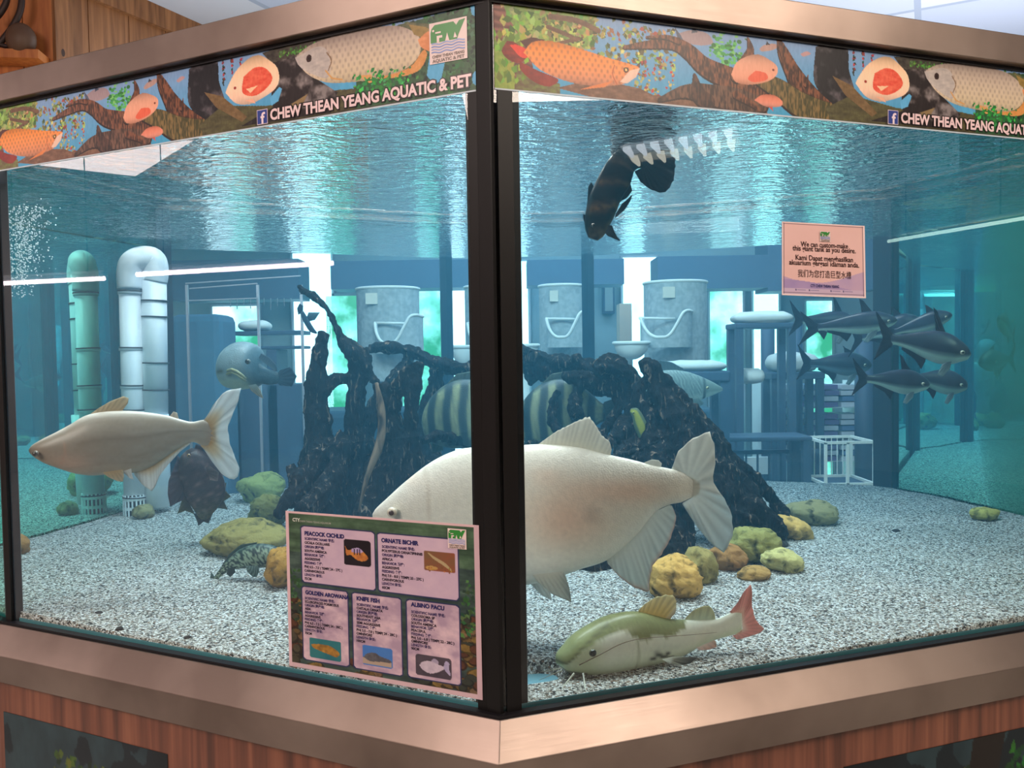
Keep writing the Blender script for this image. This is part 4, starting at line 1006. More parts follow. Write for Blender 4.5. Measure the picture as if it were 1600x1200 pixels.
# rising air bubbles, far left
def bubbles():
    b = MB(); r = random.Random(3)
    for k in range(1500):
        t = r.random()**.6; y = 470 - 190*t; x = 26 + r.gauss(0, 13+14*t) + 14*t
        if x < 8 or x > 110: continue
        rad = r.uniform(.0008, .0028)
        p = P(x, y, 2.55 + r.gauss(0, .05)); 
        if p.z < ZW-.01 and inside(p.x, p.y, .04): b.ball(p, rad, 8, 6)
    m = mat('air_bubble', (.9,.97,1), .05, spec=1.0); 
    o = b.build('bubbles', m, smooth=True); tag(o, 'fine air bubbles rising at the far left of the tank', 'bubbles', kind='stuff')
bubbles()
# ================================================================== shop behind the tank
def pbox(b, x0, y0, x1, y1, Y, dep, **k):
    """upright box whose front face spans these picture points at distance Y"""
    a = P(x0, y1, Y); c = P(x1, y0, Y)
    b.box((min(a.x,c.x), Y, min(a.z,c.z)), (max(a.x,c.x), Y+dep, max(a.z,c.z)), **k)
def simple(name, label, cat, boxes, Y, dep, m, group=None, bev=.006, kind=None, ground=True):
    b = MB()
    for q in boxes:
        a = P(q[0], q[3], Y); c = P(q[2], q[1], Y); last = q is boxes[-1] or not ground
        b.box((a.x, Y, 0 if ground and (q[3] > 550) else a.z), (c.x, Y+dep, c.z))
    o = b.build(name, m); bevel(o, bev); return tag(o, label, cat, group, kind)
def window_mat(name, c1, c2, c3, st, scale=1.4):
    m = mat(name, (0,0,0), .2); tc = nd(m, 'ShaderNodeTexCoord'); n = nd(m, 'ShaderNodeTexNoise'); n.inputs['Scale'].default_value = scale; n.inputs['Detail'].default_value = 5
    lk(m, tc.outputs['Object'], n.inputs['Vector']); r = nd(m, 'ShaderNodeValToRGB'); e = r.color_ramp.elements
    e[0].position = .36; e[0].color = (*c1, 1); e[1].position = .66; e[1].color = (*c3, 1); k = e.new(.5); k.color = (*c2, 1)
    lk(m, n.outputs['Fac'], r.inputs[0]); lk(m, r.outputs[0], bsdf(m).inputs['Emission Color']); bsdf(m).inputs['Emission Strength'].default_value = st
    return m
WIN = 4.2
M_day = window_mat('daylight_window', (.55,.95,.85), (.80,1.0,1.0), (1,1,1), WIN)
M_gar = window_mat('garden_window', (.03,.28,.10), (.30,.80,.60), (.95,1,1), WIN*.6, 2.6)
M_dim = window_mat('green_lit_window', (.02,.22,.16), (.05,.42,.30), (.12,.6,.42), WIN*.35, 1.5)
M_frame = mat('window_frame', (.30,.34,.38), .5)
WY = 8.6
wins = [(466,395,516,760,M_day), (632,452,694,760,M_gar), (704,408,728,760,M_day), (782,408,824,760,M_day), (976,402,1027,640,M_day), (1112,425,1160,760,M_gar), (1180,440,1216,760,M_day), (1262,470,1300,760,M_gar), (338,478,402,700,M_gar), (516,462,560,760,M_gar)]
for k, (x0, y0, x1, y1, m) in enumerate(wins):
    b = MB(); pbox(b, x0-4, y0-4, x1+4, y1+4, WY+.02, .06); w = b.build('window_%d' % (k+1), M_frame); w['kind'] = 'structure'
    b = MB(); pbox(b, x0, y0, x1, y1, WY, .015); b.build('window_glass', m, w)
slabs = MB(); pbox(slabs, 200, -60, 1500, 980, WY+.10, .1); o = slabs.build('wall_behind_shop', M_teal := mat('teal_wall', (.34,.46,.50), .8)); o['kind'] = 'structure'
# dark bulkhead over the window line
M_bulk = mat('bulkhead', (.08,.13,.20), .6)
b = MB(); pbox(b, 268, 404, 466, 470, 7.6, .4); pbox(b, 517, 404, 782, 452, 7.6, .4); pbox(b, 824, 404, 975, 446, 7.6, .4); pbox(b, 1028, 398, 1200, 452, 7.6, .4); pbox(b, 1200, 330, 1380, 455, 7.6, .4)
o = b.build('beam_bulkhead', M_bulk); o['kind'] = 'structure'
# pet towers: carpeted drum on a platform with a scooped nest in front
M_plush = mat('grey_plush', (.42,.46,.46), .95); noisy(M_plush, (.34,.38,.38), (.48,.52,.52), 30)
M_trim = mat('pale_trim', (.78,.80,.74), .9)
M_tagp = mat('paper_tag', (.75,.72,.60), .7)
M_pole = mat('dark_pole', (.05,.08,.13), .6)
LIP = [tuple(p_) for p_ in cr([(0,.22),(.05,.55),(.16,.82),(.34,.93),(.50,.80),(.64,.42),(.76,.08),(.88,0),(1,.04)], 60)]
def tower(x0, y0, x1, y1, Y, nest, label, cutx=None):
    a = P(x0, y0, Y); c = P(x1, y1, Y); cx = (a.x+c.x)/2; r = (c.x-a.x)/2
    root = empty('pet_tower', (cx, Y+r, 0)); tag(root, label, 'pet tower', 'grey plush pet towers behind the aquarium')
    b = MB(); b.tube([Vector((cx, Y+r, c.z)), Vector((cx, Y+r, a.z))], r, 36); o = b.build('drum', M_plush, root, smooth=False); bevel(o, .012)
    b = MB(); b.tube([Vector((cx + math.cos(t)*r, Y+r+math.sin(t)*r, a.z)) for t in np.linspace(0, 2*math.pi, 40)], .010, 8, cap=False); b.build('rim', M_trim, root, smooth=True)
    b = MB(); b.tube([Vector((cx, Y+r, .02)), Vector((cx, Y+r, c.z))], r*.34, 16); b.build('pole', M_pole, root, smooth=True)
    b = MB(); b.box((cx-r*1.3, Y-.05, 0), (cx+r*1.3, Y+2*r+.05, .05)); b.build('base', M_plush, root)
    q0, q1 = P(x0+(x1-x0)*.22, y0+9, Y-.012), P(x0+(x1-x0)*.40, y0+26, Y-.012)
    b = MB(); b.box((q0.x, Y-.012, q1.z), (q1.x, Y+.02, q0.z)); b.build('paper_tag', M_tagp, root)
    # nest: half bowl with scooped lip
    n0, m0, n1, m1 = nest; A = P(n0, m0, Y-.30); B = P(n1, m1, Y-.30); w = B.x-A.x; cxn = (A.x+B.x)/2
    b = MB(); N = 40; rn = w/2; v = []; f = []; lip = []
    for k in range(N+1):
        t = math.pi + math.pi*k/N                          # front half
        u = k/N; x = cxn + math.cos(t)*rn; y = (Y-.02) + math.sin(t)*rn*.9
        xx = (x-A.x)/w; dpt = float(np.interp(xx, [p_[0] for p_ in LIP], [p_[1] for p_ in LIP]))
        top = A.z - (A.z-B.z)*dpt
        top = max(top, B.z + .02); lip.append(Vector((x, y, top)))
        v += [(x, y, B.z-.04), (x, y, top), (cxn + (x-cxn)*.90, Y-.02 + (y-Y+.02)*.90, top), (cxn + (x-cxn)*.90, Y-.02 + (y-Y+.02)*.90, B.z-.04)]
    for k in range(N):
        a_, c_ = 4*k, 4*(k+1)
        for i in range(4): j = (i+1) % 4; f.append((a_+i, c_+i, c_+j, a_+j))
    b.add(v, f); fixn(b.build('nest', M_plush, root, smooth=False))
    b = MB(); b.tube(lip, .010, 8); b.tube([Vector((A.x, Y-.03, A.z-(A.z-B.z)*.22)), Vector((cxn + rn*.35, Y-.03, A.z-(A.z-B.z)*.26))], .009, 8); b.build('nest_trim', M_trim, root, smooth=True)
    b = MB(); b.prism([(cxn + math.cos(t)*rn, Y-.02 + math.sin(t)*rn*.9) for t in np.linspace(math.pi, 2*math.pi, 24)], B.z-.05, B.z-.02); b.build('nest_floor', M_plush, root)
tower(548,449,652,596,5.9,(575,491,655,540), 'grey plush drum with scooped nest seen left of the corner post')
tower(843,445,916,600,5.9,(856,485,926,530), 'grey plush drum and nest partly behind the dark rear post, right of corner')
tower(1014,439,1116,575,5.9,(1010,484,1095,530), 'grey plush drum with scooped nest behind the leaning trunk top')
tower(724,447,790,600,6.1,(727,492,790,540), 'grey plush drum mostly hidden by the front corner post')
# hanging half bowls
def bowl(x0, y0, x1, y1, Y, label):
    A = P(x0, y0, Y); B = P(x1, y1, Y); cx = (A.x+B.x)/2; r = (B.x-A.x)/2; h = A.z-B.z; b = MB(); prof = []
    for k in range(13): a = k/12*math.pi/2; prof.append((math.sin(a)*r, -math.cos(a)*h))
    for k in range(12, -1, -1): a = k/12*math.pi/2; prof.append((math.sin(a)*r*.9, -math.cos(a)*h*.88))
    v = []; f = []; S = 30; n_ = len(prof)
    for s_ in range(S):
        t = 2*math.pi*s_/S
        for (q, z) in prof: v.append((cx+math.cos(t)*q, Y+r+math.sin(t)*q, A.z+z))
    for s_ in range(S):
        k2 = (s_+1) % S
        for i in range(n_-1): f.append((s_*n_+i, k2*n_+i, k2*n_+i+1, s_*n_+i+1))
    b.add(v, f)
    b.tube([Vector((cx+r*1.02*math.cos(t), Y+r+r*1.02*math.sin(t), A.z)) for t in np.linspace(0, 2*math.pi, 30)], .012, 8, cap=False)
    b.tube([Vector((cx, Y+2*r+.03, 0)), Vector((cx, Y+2*r+.03, A.z))], .03, 10)
    o = b.build('hammock_bowl', M_trim, smooth=True); tag(o, label, 'pet bed')
bowl(963,536,1018,562,5.6,'pale half-round pet hammock between the rear post and the third drum')
bowl(800,540,842,566,5.6,'pale half-round pet hammock just right of the front corner post')
bowl(704,542,742,572,5.7,'pale half-round pet hammock just left of the front corner post')
# low table with a fluffy cushion
def ptable(x0, y0, x1, y1, Y, label, m=M_pole, name='pet_platform', dep=.30):
    A = P(x0, y0, Y); B = P(x1, y1, Y); root = empty(name, ((A.x+B.x)/2, Y+dep/2, 0)); tag(root, label, 'table')
    b = MB(); b.box((A.x, Y, B.z), (B.x, Y+dep, A.z)); bevel(b.build('top', m, root), .01)
    for sx in (A.x+.03, B.x-.03):
        for sy in (Y+.04, Y+dep-.04): b = MB(); b.box((sx-.025, sy-.025, 0), (sx+.025, sy+.025, B.z)); b.build('leg', m, root)
    return root, A, B
def cushion(x0, y0, x1, y1, Y, label, m=M_trim):
    A = P(x0, y0, Y); B = P(x1, y1, Y); b = MB()
    c = Vector(((A.x+B.x)/2, Y+.15, (A.z+B.z)/2))
    b.ball(c, ((B.x-A.x)/2, .15, (A.z-B.z)/2), 40, 16, fn=lambda d, q: Vector((math.copysign(abs(d.x)**.6, d.x)*(B.x-A.x)/2, math.copysign(abs(d.y)**.6, d.y)*.15, q.z*(1+.25*noise.noise(d*3+Vector((x0, 0, 0)))))))
    o = b.build('cushion', m, smooth=True); tag(o, label, 'cushion')
ptable(1036,581,1142,596,4.75,'dark low platform right of the leaning trunk top, cushion on it')
cushion(1037,564,1143,582,4.75,'pale fluffy cushion on the dark platform behind the silver fish')
# shelf unit with a bolster, right
ptable(1150,505,1246,512,5.85,'dark side shelf left of the notice, bolster on top')
cushion(1152,486,1247,506,5.85,'long pale bolster cushion on the side shelf below the notice')
ptable(1206,582,1290,592,6.2,'dark middle shelf left of the back right post')
cushion(1208,551,1288,583,6.2,'rumpled pale cushion on the middle shelf behind the shark catfish')
cushion(1166,576,1200,600,5.9,'small round pale cushion beside the dark pole')
for (x0, x1, lb) in ((1189,1211,'dark upright pole left of the stacked goods'), (1236,1254,'dark upright pole between the stacked goods'), (1336,1366,'wide dark upright post just left of the back right corner post')):
    A = P(x0, 505, 6.6); B = P(x1, 740, 6.6); b = MB(); b.tube([Vector(((A.x+B.x)/2, 6.6, 0)), Vector(((A.x+B.x)/2, 6.6, A.z))], (B.x-A.x)/2, 18)
    tag(b.build('display_pole', M_pole, smooth=True), lb, 'pole')
# stacks of pale and violet boxed goods on shelves
M_goods = [mat('violet_carton', (.22,.16,.34), .6), mat('white_carton', (.75,.76,.80), .6), mat('blue_carton', (.16,.24,.42), .6)]
M_shelfw = mat('white_shelf_board', (.8,.85,.85), .4)
rack = empty('display_rack', (P(1275,680,6.7).x, 6.9, 0)); tag(rack, 'white shelf rack holding cartons, left of the back right post', 'shelf')
b = MB()
for y in (636, 682, 720):
    b = MB(); pbox(b, 1200, y, 1352, y+3, 6.7, .4); b.build('shelf_board', M_shelfw, rack)
for x in (1200, 1350):
    b = MB(); A = P(x, 596, 6.7); b.box((A.x-.015, 6.7, 0), (A.x+.015, 7.1, A.z)); b.build('upright', M_shelfw, rack)
k = 0
for (ya, yb) in ((600,636),(646,682),(686,720)):
    for x in range(1206, 1344, 27):
        hgt = (yb-ya); nlay = 4
        for j in range(nlay):
            y1 = yb - j*hgt/nlay; y0 = y1 - hgt/nlay + 1.2; b = MB(); xx = x + ((j*7+k) % 3)
            pbox(b, xx, y0, xx+22, y1-.3, 6.72, .28); o = b.build('carton', M_goods[(k+j) % 3 if (j % 2) else 0 if k % 2 else 1])
            row = {600:'top',646:'middle',686:'bottom'}[ya]
            tag(o, 'small carton in the stacks on the %s shelf of the white rack' % row, 'box', 'cartons stacked on the %s shelf' % row)
        k += 1
# low tables and a white wire cage by the glass
ptable(1128,684,1270,689,5.3,'long low dark table seen through the back right pane', name='low_table')
b = MB(); Yc = 5.1; A = P(1290,692,Yc); B = P(1366,756,Yc)
for (x, y) in ((A.x, Yc), (B.x, Yc), (A.x, Yc+.35), (B.x, Yc+.35), ((A.x*.55+B.x*.45), Yc)):
    b.box((x-.008, y-.008, B.z), (x+.008, y+.008, A.z))
for z in (A.z, B.z):
    for y in (Yc, Yc+.35): b.box((A.x-.008, y-.008, z-.008), (B.x+.008, y+.008, z+.008))
    for x in (A.x, B.x): b.box((x-.008, Yc, z-.008), (x+.008, Yc+.35, z+.008))
for k in range(8): x = A.x + (B.x-A.x)*(k+.5)/8; b.box((x-.002, Yc+.34, B.z), (x+.002, Yc+.35, A.z))
tag(b.build('wire_cage', M_trim), 'white framed wire cage at the foot of the back right post', 'cage')
b = MB(); b.box((A.x-.01, Yc-.02, 0), (B.x+.03, Yc+.38, B.z-.009)); tag(bevel(b.build('plinth', M_pole), .01), 'dark plinth carrying the white wire cage', 'plinth')
# pale rails low in the back
b = MB(); zr = 0
for x in range(1130, 1290, 18): A = P(x, 706, 5.68); b.box((A.x-.006, 5.68, .0), (A.x+.006, 5.692, A.z))
A = P(1128,704,5.68); B = P(1290,708,5.68); b.box((A.x, 5.67, B.z), (B.x, 5.70, A.z))
tag(b.build('pen_fence', M_pole), 'dark barred pen fence under the low table', 'fence')
b = MB(); pbox(b, 1130, 714, 1228, 742, 6.3, .05); tag(b.build('white_bag', M_shelfw), 'glossy white sacks lying behind the pen fence', 'sack')
# framed picture and brown box
fr = empty('framed_picture', P(951,466,8.5)); tag(fr, 'narrow framed picture on the teal wall right of the rear post', 'picture')
b = MB(); pbox(b, 943, 441, 960, 490, 8.55, .16); b.build('frame', M_pole, fr)
b = MB(); pbox(b, 945.5, 445, 957.5, 486, 8.54, .02); b.build('picture_sheet', mat('grey_print', (.35,.42,.42), .6), fr)
simple('wooden_post', 'tan square post standing before the bright window near the framed picture', 'post', [(969,474,987,600)], 7.25, .2, mat('tan_wood', (.52,.40,.30), .7))
simple('storage_box', 'tan box edge beside the window right of the front corner post', 'box', [(797,478,812,560)], 7.25, .2, mat('tan_carton', (.50,.42,.36), .7))
# blue padded screen and wire rack, left
simple('padded_screen', 'tall dark blue panel screen behind the white pipes', 'screen', [(270,490,344,760)], 5.6, .35, mat('blue_panel', (.05,.14,.22), .8), bev=.05)
b = MB(); Yr = 5.5
for (x, ) in ((291,), (402,), (470,)): A = P(x, 445, Yr); b.box((A.x-.008, Yr, 0), (A.x+.008, Yr+.016, A.z))
for (x0, y0, x1, y1) in ((290,443,470,431),(296,451,402,443),(292,470,402,466)):
    b.tube([P(x0,y0,Yr), P(x1,y1,Yr)], .005, 6)
wr = b.build('wire_rack', mat('grey_metal', (.45,.45,.50), .4, .8)); tag(wr, 'tall grey wire display rack behind the thick-lipped fish', 'rack')
b = MB()
for k in range(10):
    x = 360 + k*10.5; b.tube([P(x, 466, Yr-.02), P(x, 466 + 14 + 4*math.sin(k*2.3), Yr-.02)], .003, 5, cap=True)
b.build('hook', mat('grey_metal'), wr)
simple('pet_bed_shelf', 'dark shelf with pet beds behind the grey thick-lipped fish', 'shelf', [(360,516,470,524),(395,540,470,546),(352,600,470,606),(420,546,432,720),(368,560,374,720)], 6.05, .3, M_pole)
cushion(366,500,412,517,6.05,'knobby pale cushion on the pet bed shelf')
simple('dark_counter', 'dark counter standing low behind the driftwood stump', 'counter', [(345,640,700,800)], 6.4, .6, mat('navy_counter', (.03,.07,.11), .7), bev=.05)
simple('dark_counter', 'dark counter standing low behind the leaning trunk', 'counter', [(760,640,1130,800)], 6.6, .6, mat('navy_counter'), bev=.05)
# green glazed shop front seen through the left side panes
for k, (x0, y0, x1, y1, Y, m) in enumerate(((104,320,160,700,7.2,M_dim), (30,430,62,640,7.2,M_dim))):
    b = MB(); pbox(b, x0, y0, x1, y1, Y, .03); w = b.build('window_%d' % (20+k), m); w['kind'] = 'structure'

simple('green_backdrop', 'deep green curtain added to tint the right side panes', 'backdrop', [(1480,300,2100,900)], 4.4, .06, mat('green_tint', (.02,.16,.11), .9))  # green sheets added to tint what the side panes show
simple('green_backdrop', 'deep green curtain added to tint the left side panes', 'backdrop', [(-500,330,60,900)], 4.6, .06, mat('green_tint'))

# ================================================================== visitors' side: ceiling lamps whose images hang in the front panes
def mirror(p, n_, o_=C0):
    o_ = Vector((o_.x, o_.y, p.z)); d = (p-o_).dot(n_); return p - n_*2*d
def tube_lamp(name, p0, p1, n_, r, st, colr, label, m=None, group=None):
    a, c = mirror(p0, n_), mirror(p1, n_); print('LAMP', a, c); root = empty(name, (a+c)/2); tag(root, label, 'lamp', group)
    b = MB(); b.tube([a, c], r, 12); b.build('tube', m or emit_mat('%s_glow_%d' % (name, int(st*10)), colr, st), root, smooth=True)
    b = MB(); u = Vector((0,0,1)); b.tube([a+u*(r+.03), c+u*(r+.03)], r*1.2, 4); b.build('housing', M_shelfw, root)
    for t in (.15, .85):
        q = a.lerp(c, t); b = MB(); b.tube([q+u*(r+.03), Vector((q.x, q.y, RH))], .006, 6); b.build('hanger', M_blackm, root)
def vz(px, py, h): d = ray(px, py); return EYE + d*(h/d.z)
tube_lamp('pendant_lamp', vz(0,443,.80), vz(163,435,.80), NL, .022, 22, (1,.80,.84), 'long pendant lamp behind the viewer, reflected at the left edge of the left pane')
tube_lamp('pendant_lamp', vz(214,429,.80), vz(520,411,.80), NL, .022, 22, (1,.80,.84), 'long pendant lamp behind the viewer, reflected across the middle of the left pane')
tube_lamp('pendant_lamp', vz(1388,377,.9), vz(1600,341,.9), NR, .014, 9, (.7,1,.85), 'long pendant lamp behind the viewer, reflected at the right of the right pane')
# louvred ceiling lamp
def louvre():
    h = RH-1.5-.075
    pts = [mirror(vz(x, y, h), NR) for x, y in ((968,236),(1150,205),(1148,235),(990,262))]
    print('LOUVRE', [tuple(round(v, 2) for v in p) for p in pts])
    c = sum(pts, Vector())/4; root = empty('louvre_lamp', c); tag(root, 'square louvred ceiling lamp behind the viewer, reflected above the dark diving fish', 'lamp')
    U = (pts[1]-pts[0]); V = (pts[3]-pts[0])
    for a0, colr, st in ((.02, (.85,.92,1), 2.6), (.54, (1,.93,.74), 2.2)):
        b = MB(); q = [pts[0]+V*a0, pts[0]+V*(a0+.44), pts[0]+V*(a0+.44)+U, pts[0]+V*a0+U]
        b.add([p+Vector((0,0,.05)) for p in q] + [p+Vector((0,0,.06)) for p in q], [(0,1,2,3),(7,6,5,4),(0,4,5,1),(1,5,6,2),(2,6,7,3),(3,7,4,0)])
        b.build('diffuser', emit_mat('louvre_glow_%d' % int(a0*100), colr, st), root)
        for k in range(8):
            t = (k+.5)/8; a = pts[0] + U*t + V*a0; e = a + V*.44; u = Vector((0,0,.045)); w = U*.035
            b = MB(); b.add([a-w, a+w, e+w*.3, e-w*.3, a-w+u, a+w+u, e+w*.3+u, e-w*.3+u], [(0,3,2,1),(4,5,6,7),(0,1,5,4),(1,2,6,5),(2,3,7,6),(3,0,4,7)])
            b.build('louvre_blade', emit_mat('louvre_blade_%d' % int(a0*100), colr, st*4), root)
louvre()
# ================================================================== printed sheets (painted cell by cell as point colours)
class Canvas:
    def __init__(s, W, H, bg): s.W, s.H = W, H; s.a = np.zeros((H, W, 3)); s.a[:] = bg; s.X, s.Y = np.meshgrid(np.arange(W)+.5, np.arange(H)+.5)
    def noise(s, sx, sy, seed, oct=3):
        r = np.random.default_rng(seed); out = np.zeros((s.H, s.W)); amp = 1; tot = 0
        for o in range(oct):
            gx, gy = max(2, int(s.W/sx*2**o)+2), max(2, int(s.H/sy*2**o)+2); g = r.random((gy, gx))
            u = s.X/s.W*(gx-1.001); v = s.Y/s.H*(gy-1.001); i = u.astype(int); j = v.astype(int); fu = u-i; fv = v-j
            fu = fu*fu*(3-2*fu); fv = fv*fv*(3-2*fv)
            out += amp*((g[j,i]*(1-fu)+g[j,i+1]*fu)*(1-fv) + (g[j+1,i]*(1-fu)+g[j+1,i+1]*fu)*fv); tot += amp; amp *= .55
        return out/tot
    def mask(s, pts):
        pts = np.array(pts, float); x0, y0 = pts.min(0)-1; x1, y1 = pts.max(0)+1
        i0, i1 = max(0, int(y0)), min(s.H, int(y1)+2); j0, j1 = max(0, int(x0)), min(s.W, int(x1)+2)
        m = np.zeros((s.H, s.W), bool)
        if i0 >= i1 or j0 >= j1: return m
        X, Y = s.X[i0:i1, j0:j1], s.Y[i0:i1, j0:j1]; c = np.zeros(X.shape, bool); n_ = len(pts)
        for k in range(n_):
            xa, ya = pts[k]; xb, yb = pts[(k+1) % n_]
            if ya == yb: continue
            cond = ((ya > Y) != (yb > Y)) & (X < (xb-xa)*(Y-ya)/(yb-ya)+xa); c ^= cond
        m[i0:i1, j0:j1] = c; return m
    def fill(s, m, col, nz=None, col2=None, t=1.0):
        col = np.array(col, float)
        c = col if nz is None else col + (np.array(col2, float)-col)*nz[m][:, None]
        s.a[m] = s.a[m]*(1-t) + c*t
    def poly(s, pts, col, nz=None, col2=None, smooth=0, t=1.0):
        if smooth: pts = [tuple(p) for p in cr(list(pts)+[pts[0]], smooth)]
        m = s.mask(pts); s.fill(m, col, nz, col2, t); return m
    def ell(s, cx, cy, rx, ry, col, a=0, t=1.0, nz=None, col2=None):
        dx, dy = s.X-cx, s.Y-cy; c_, s_ = math.cos(a), math.sin(a)
        m = ((dx*c_+dy*s_)/rx)**2 + ((-dx*s_+dy*c_)/ry)**2 < 1; s.fill(m, col, nz, col2, t); return m
    def line(s, pts, w, col, t=1.0, nz=None, col2=None, n_=None):
        P_ = [np.array(p, float) for p in (cr(pts, n_) if n_ else pts)]; m = np.zeros((s.H, s.W), bool)
        for a, b in zip(P_[:-1], P_[1:]):
            wa = a[2] if len(a) > 2 else w; j0 = int(max(0, min(a[0], b[0])-wa-2)); j1 = int(min(s.W, max(a[0], b[0])+wa+3)); i0 = int(max(0, min(a[1], b[1])-wa-2)); i1 = int(min(s.H, max(a[1], b[1])+wa+3))
            if j0 >= j1 or i0 >= i1: continue
            X, Y = s.X[i0:i1, j0:j1], s.Y[i0:i1, j0:j1]; d = (b-a)[:2]; L = d@d+1e-9
            u = np.clip(((X-a[0])*d[0]+(Y-a[1])*d[1])/L, 0, 1); wb = b[2] if len(b) > 2 else w; ww = (wa + (wb-wa)*u)/2
            m[i0:i1, j0:j1] |= (X-a[0]-u*d[0])**2+(Y-a[1]-u*d[1])**2 < ww*ww
        s.fill(m, col, nz, col2, t); return m
    def leaves(s, x0, y0, x1, y1, n_, cols, sz, seed, ang=None, mask=None):
        r = random.Random(seed)
        for _ in range(n_):
            x, y = r.uniform(x0, x1), r.uniform(y0, y1); a = (ang if ang is not None else 0) + r.uniform(-1, 1)*(1.5 if ang is None else .5); L = sz*r.uniform(.6, 1.3); w = L*.32
            c = r.choice(cols); d = (math.cos(a), -math.sin(a)); p = (-d[1], d[0])
            s.poly([(x, y), (x+d[0]*L*.5+p[0]*w, y+d[1]*L*.5+p[1]*w), (x+d[0]*L, y+d[1]*L), (x+d[0]*L*.5-p[0]*w, y+d[1]*L*.5-p[1]*w)], tuple(v*r.uniform(.8, 1.15) for v in c))
    def sheet(s, name, fn, m, parent, thick=.0006, nrm=None):
        """grid of W x H cells placed by fn(u, v), u,v in 0..1 (v down)"""
        W, H = s.W, s.H; uu = (np.arange(W+1)/W); vv = (np.arange(H+1)/H); V = []
        o00, o10, o01, o11 = [np.array(fn(a, b_)) for a, b_ in ((0,0),(1,0),(0,1),(1,1))]
        U, Vv = np.meshgrid(uu, vv)
        co = ((1-U)*(1-Vv))[..., None]*o00 + (U*(1-Vv))[..., None]*o10 + ((1-U)*Vv)[..., None]*o01 + (U*Vv)[..., None]*o11
        co = co.reshape(-1, 3); a = np.pad(s.a, ((0,1),(0,1),(0,0)), 'edge').reshape(-1, 3)/255
        col = np.where(a <= .04045, a/12.92, ((np.clip(a,0,1)+.055)/1.055)**2.4)
        i, j = np.meshgrid(np.arange(H), np.arange(W), indexing='ij'); q = (i*(W+1)+j).ravel()
        F_ = np.stack([q, q+W+1, q+W+2, q+1], 1)
        n_ = np.array(nrm); nv = len(co)
        back = np.array([o00, o10, o11, o01]) - n_*thick
        co = np.vstack([co, back]); col = np.vstack([col, np.tile(col[:1], (4, 1))])
        me = bpy.data.meshes.new(name); me.vertices.add(len(co)); me.vertices.foreach_set('co', co.ravel())
        nf = len(F_)+1; me.loops.add(nf*4); me.polygons.add(nf)
        F_ = np.vstack([F_, [[nv, nv+1, nv+2, nv+3]]]); me.loops.foreach_set('vertex_index', F_.ravel().astype(np.int32))
        me.polygons.foreach_set('loop_start', np.arange(0, nf*4, 4, dtype=np.int32))
        me.update(calc_edges=True); me.materials.append(m)
        at = me.color_attributes.new('Col', 'FLOAT_COLOR', 'POINT'); at.data.foreach_set('color', np.hstack([col, np.ones((len(col), 1))]).astype(np.float32).ravel())
        o = bpy.data.objects.new(name, me); COL.objects.link(o)
        if parent is not None:
            me.transform(Matrix.Translation(-Vector(parent.location))); o.parent = parent
        return o
DG = None
def text_mesh(body, size, offset=0.0, spacing=1.0, xs=1.0):
    cu = bpy.data.curves.new('t', 'FONT'); cu.body = body; cu.size = size; cu.offset = offset; cu.space_character = spacing; cu.resolution_u = 3
    o = bpy.data.objects.new('t', cu); COL.objects.link(o); bpy.context.view_layer.update()
    dg = bpy.context.evaluated_depsgraph_get(); me = o.evaluated_get(dg).to_mesh()
    V = [(v.co.x*xs, v.co.y) for v in me.vertices]; Fc = [tuple(p.vertices) for p in me.polygons]
    o.evaluated_get(dg).to_mesh_clear(); bpy.data.objects.remove(o); bpy.data.curves.remove(cu)
    return V, Fc
def put_text(b, body, x, y, size, fn, col, offset=0.0, align='L', width=None, mat=0, xs=1.0, shear=0):
    V, Fc = text_mesh(body, size, offset, 1.0, xs)
    if not V: return
    x0 = min(v[0] for v in V); x1 = max(v[0] for v in V); w = x1-x0; k = 1.0
    if width: k = width/w
    sh = 0 if align == 'L' else (w*k/2 if align == 'C' else w*k)
    b.add([fn(x + (v[0]-x0)*k - sh, y + v[1]) for v in V], Fc, mat, lin(col))

# ---- the aquarium picture strip (the same print on both panes), painted in strip coordinates
BL, BH = 1.41, Z2 - Z1 + .002
CW, CH = 1270, 138
def uvR(px, py): t, z = pane_hit(px, py, 1); return (t/BL*CW, (Z2-z)/BH*CH)
def uvL(px, py): t, z = pane_hit(px, py, -1); return ((BL-t)/BL*CW, (Z2-z)/BH*CH)
RR = lambda pts: [uvR(*p) for p in pts]
LL = lambda pts: [uvL(*p) for p in pts]
cv = Canvas(CW, CH, (100, 158, 198))
g_ = (cv.Y/CH)[..., None]; cv.a = (1-g_)*np.array((128,156,196)) + g_*np.array((58,150,190))
N1 = cv.noise(60, 18, 1); N2 = cv.noise(10, 5, 2); N3 = cv.noise(26, 26, 3, 4); N4 = cv.noise(3, 10, 9, 2)
# left: red stone strata, grass
cv.poly([(0,0),(60,0),(75,40),(70,80),(80,138),(0,138)], (134,84,72), np.clip(np.sin(cv.Y*.55+N1*9)*.5+.5, 0, 1), (90,52,46))
cv.poly([(20,0),(190,0),(170,60),(60,62),(36,30)], (84,120,50), N2, (150,170,80))
cv.poly([(0,70),(30,64),(46,138),(0,138)], (110,140,50), N2, (150,160,70)); cv.poly([(46,100),(120,120),(120,138),(40,138)], (120,140,64), N2, (90,60,50))
cv.leaves(20, 8, 180, 60, 120, [(110,150,60),(150,170,80),(60,90,30),(170,160,90)], 16, 4)
cv.leaves(0, 60, 60, 130, 60, [(130,160,60),(100,130,40)], 16, 5, ang=1.4)
cv.leaves(90, 10, 330, 74, 260, [(160,160,90),(110,120,60),(60,70,30),(190,180,110),(140,90,60),(84,100,50)], 11, 6)
cv.leaves(250, 60, 330, 134, 130, [(170,60,60),(180,170,90),(110,110,50),(200,190,110),(120,50,50)], 8, 7)
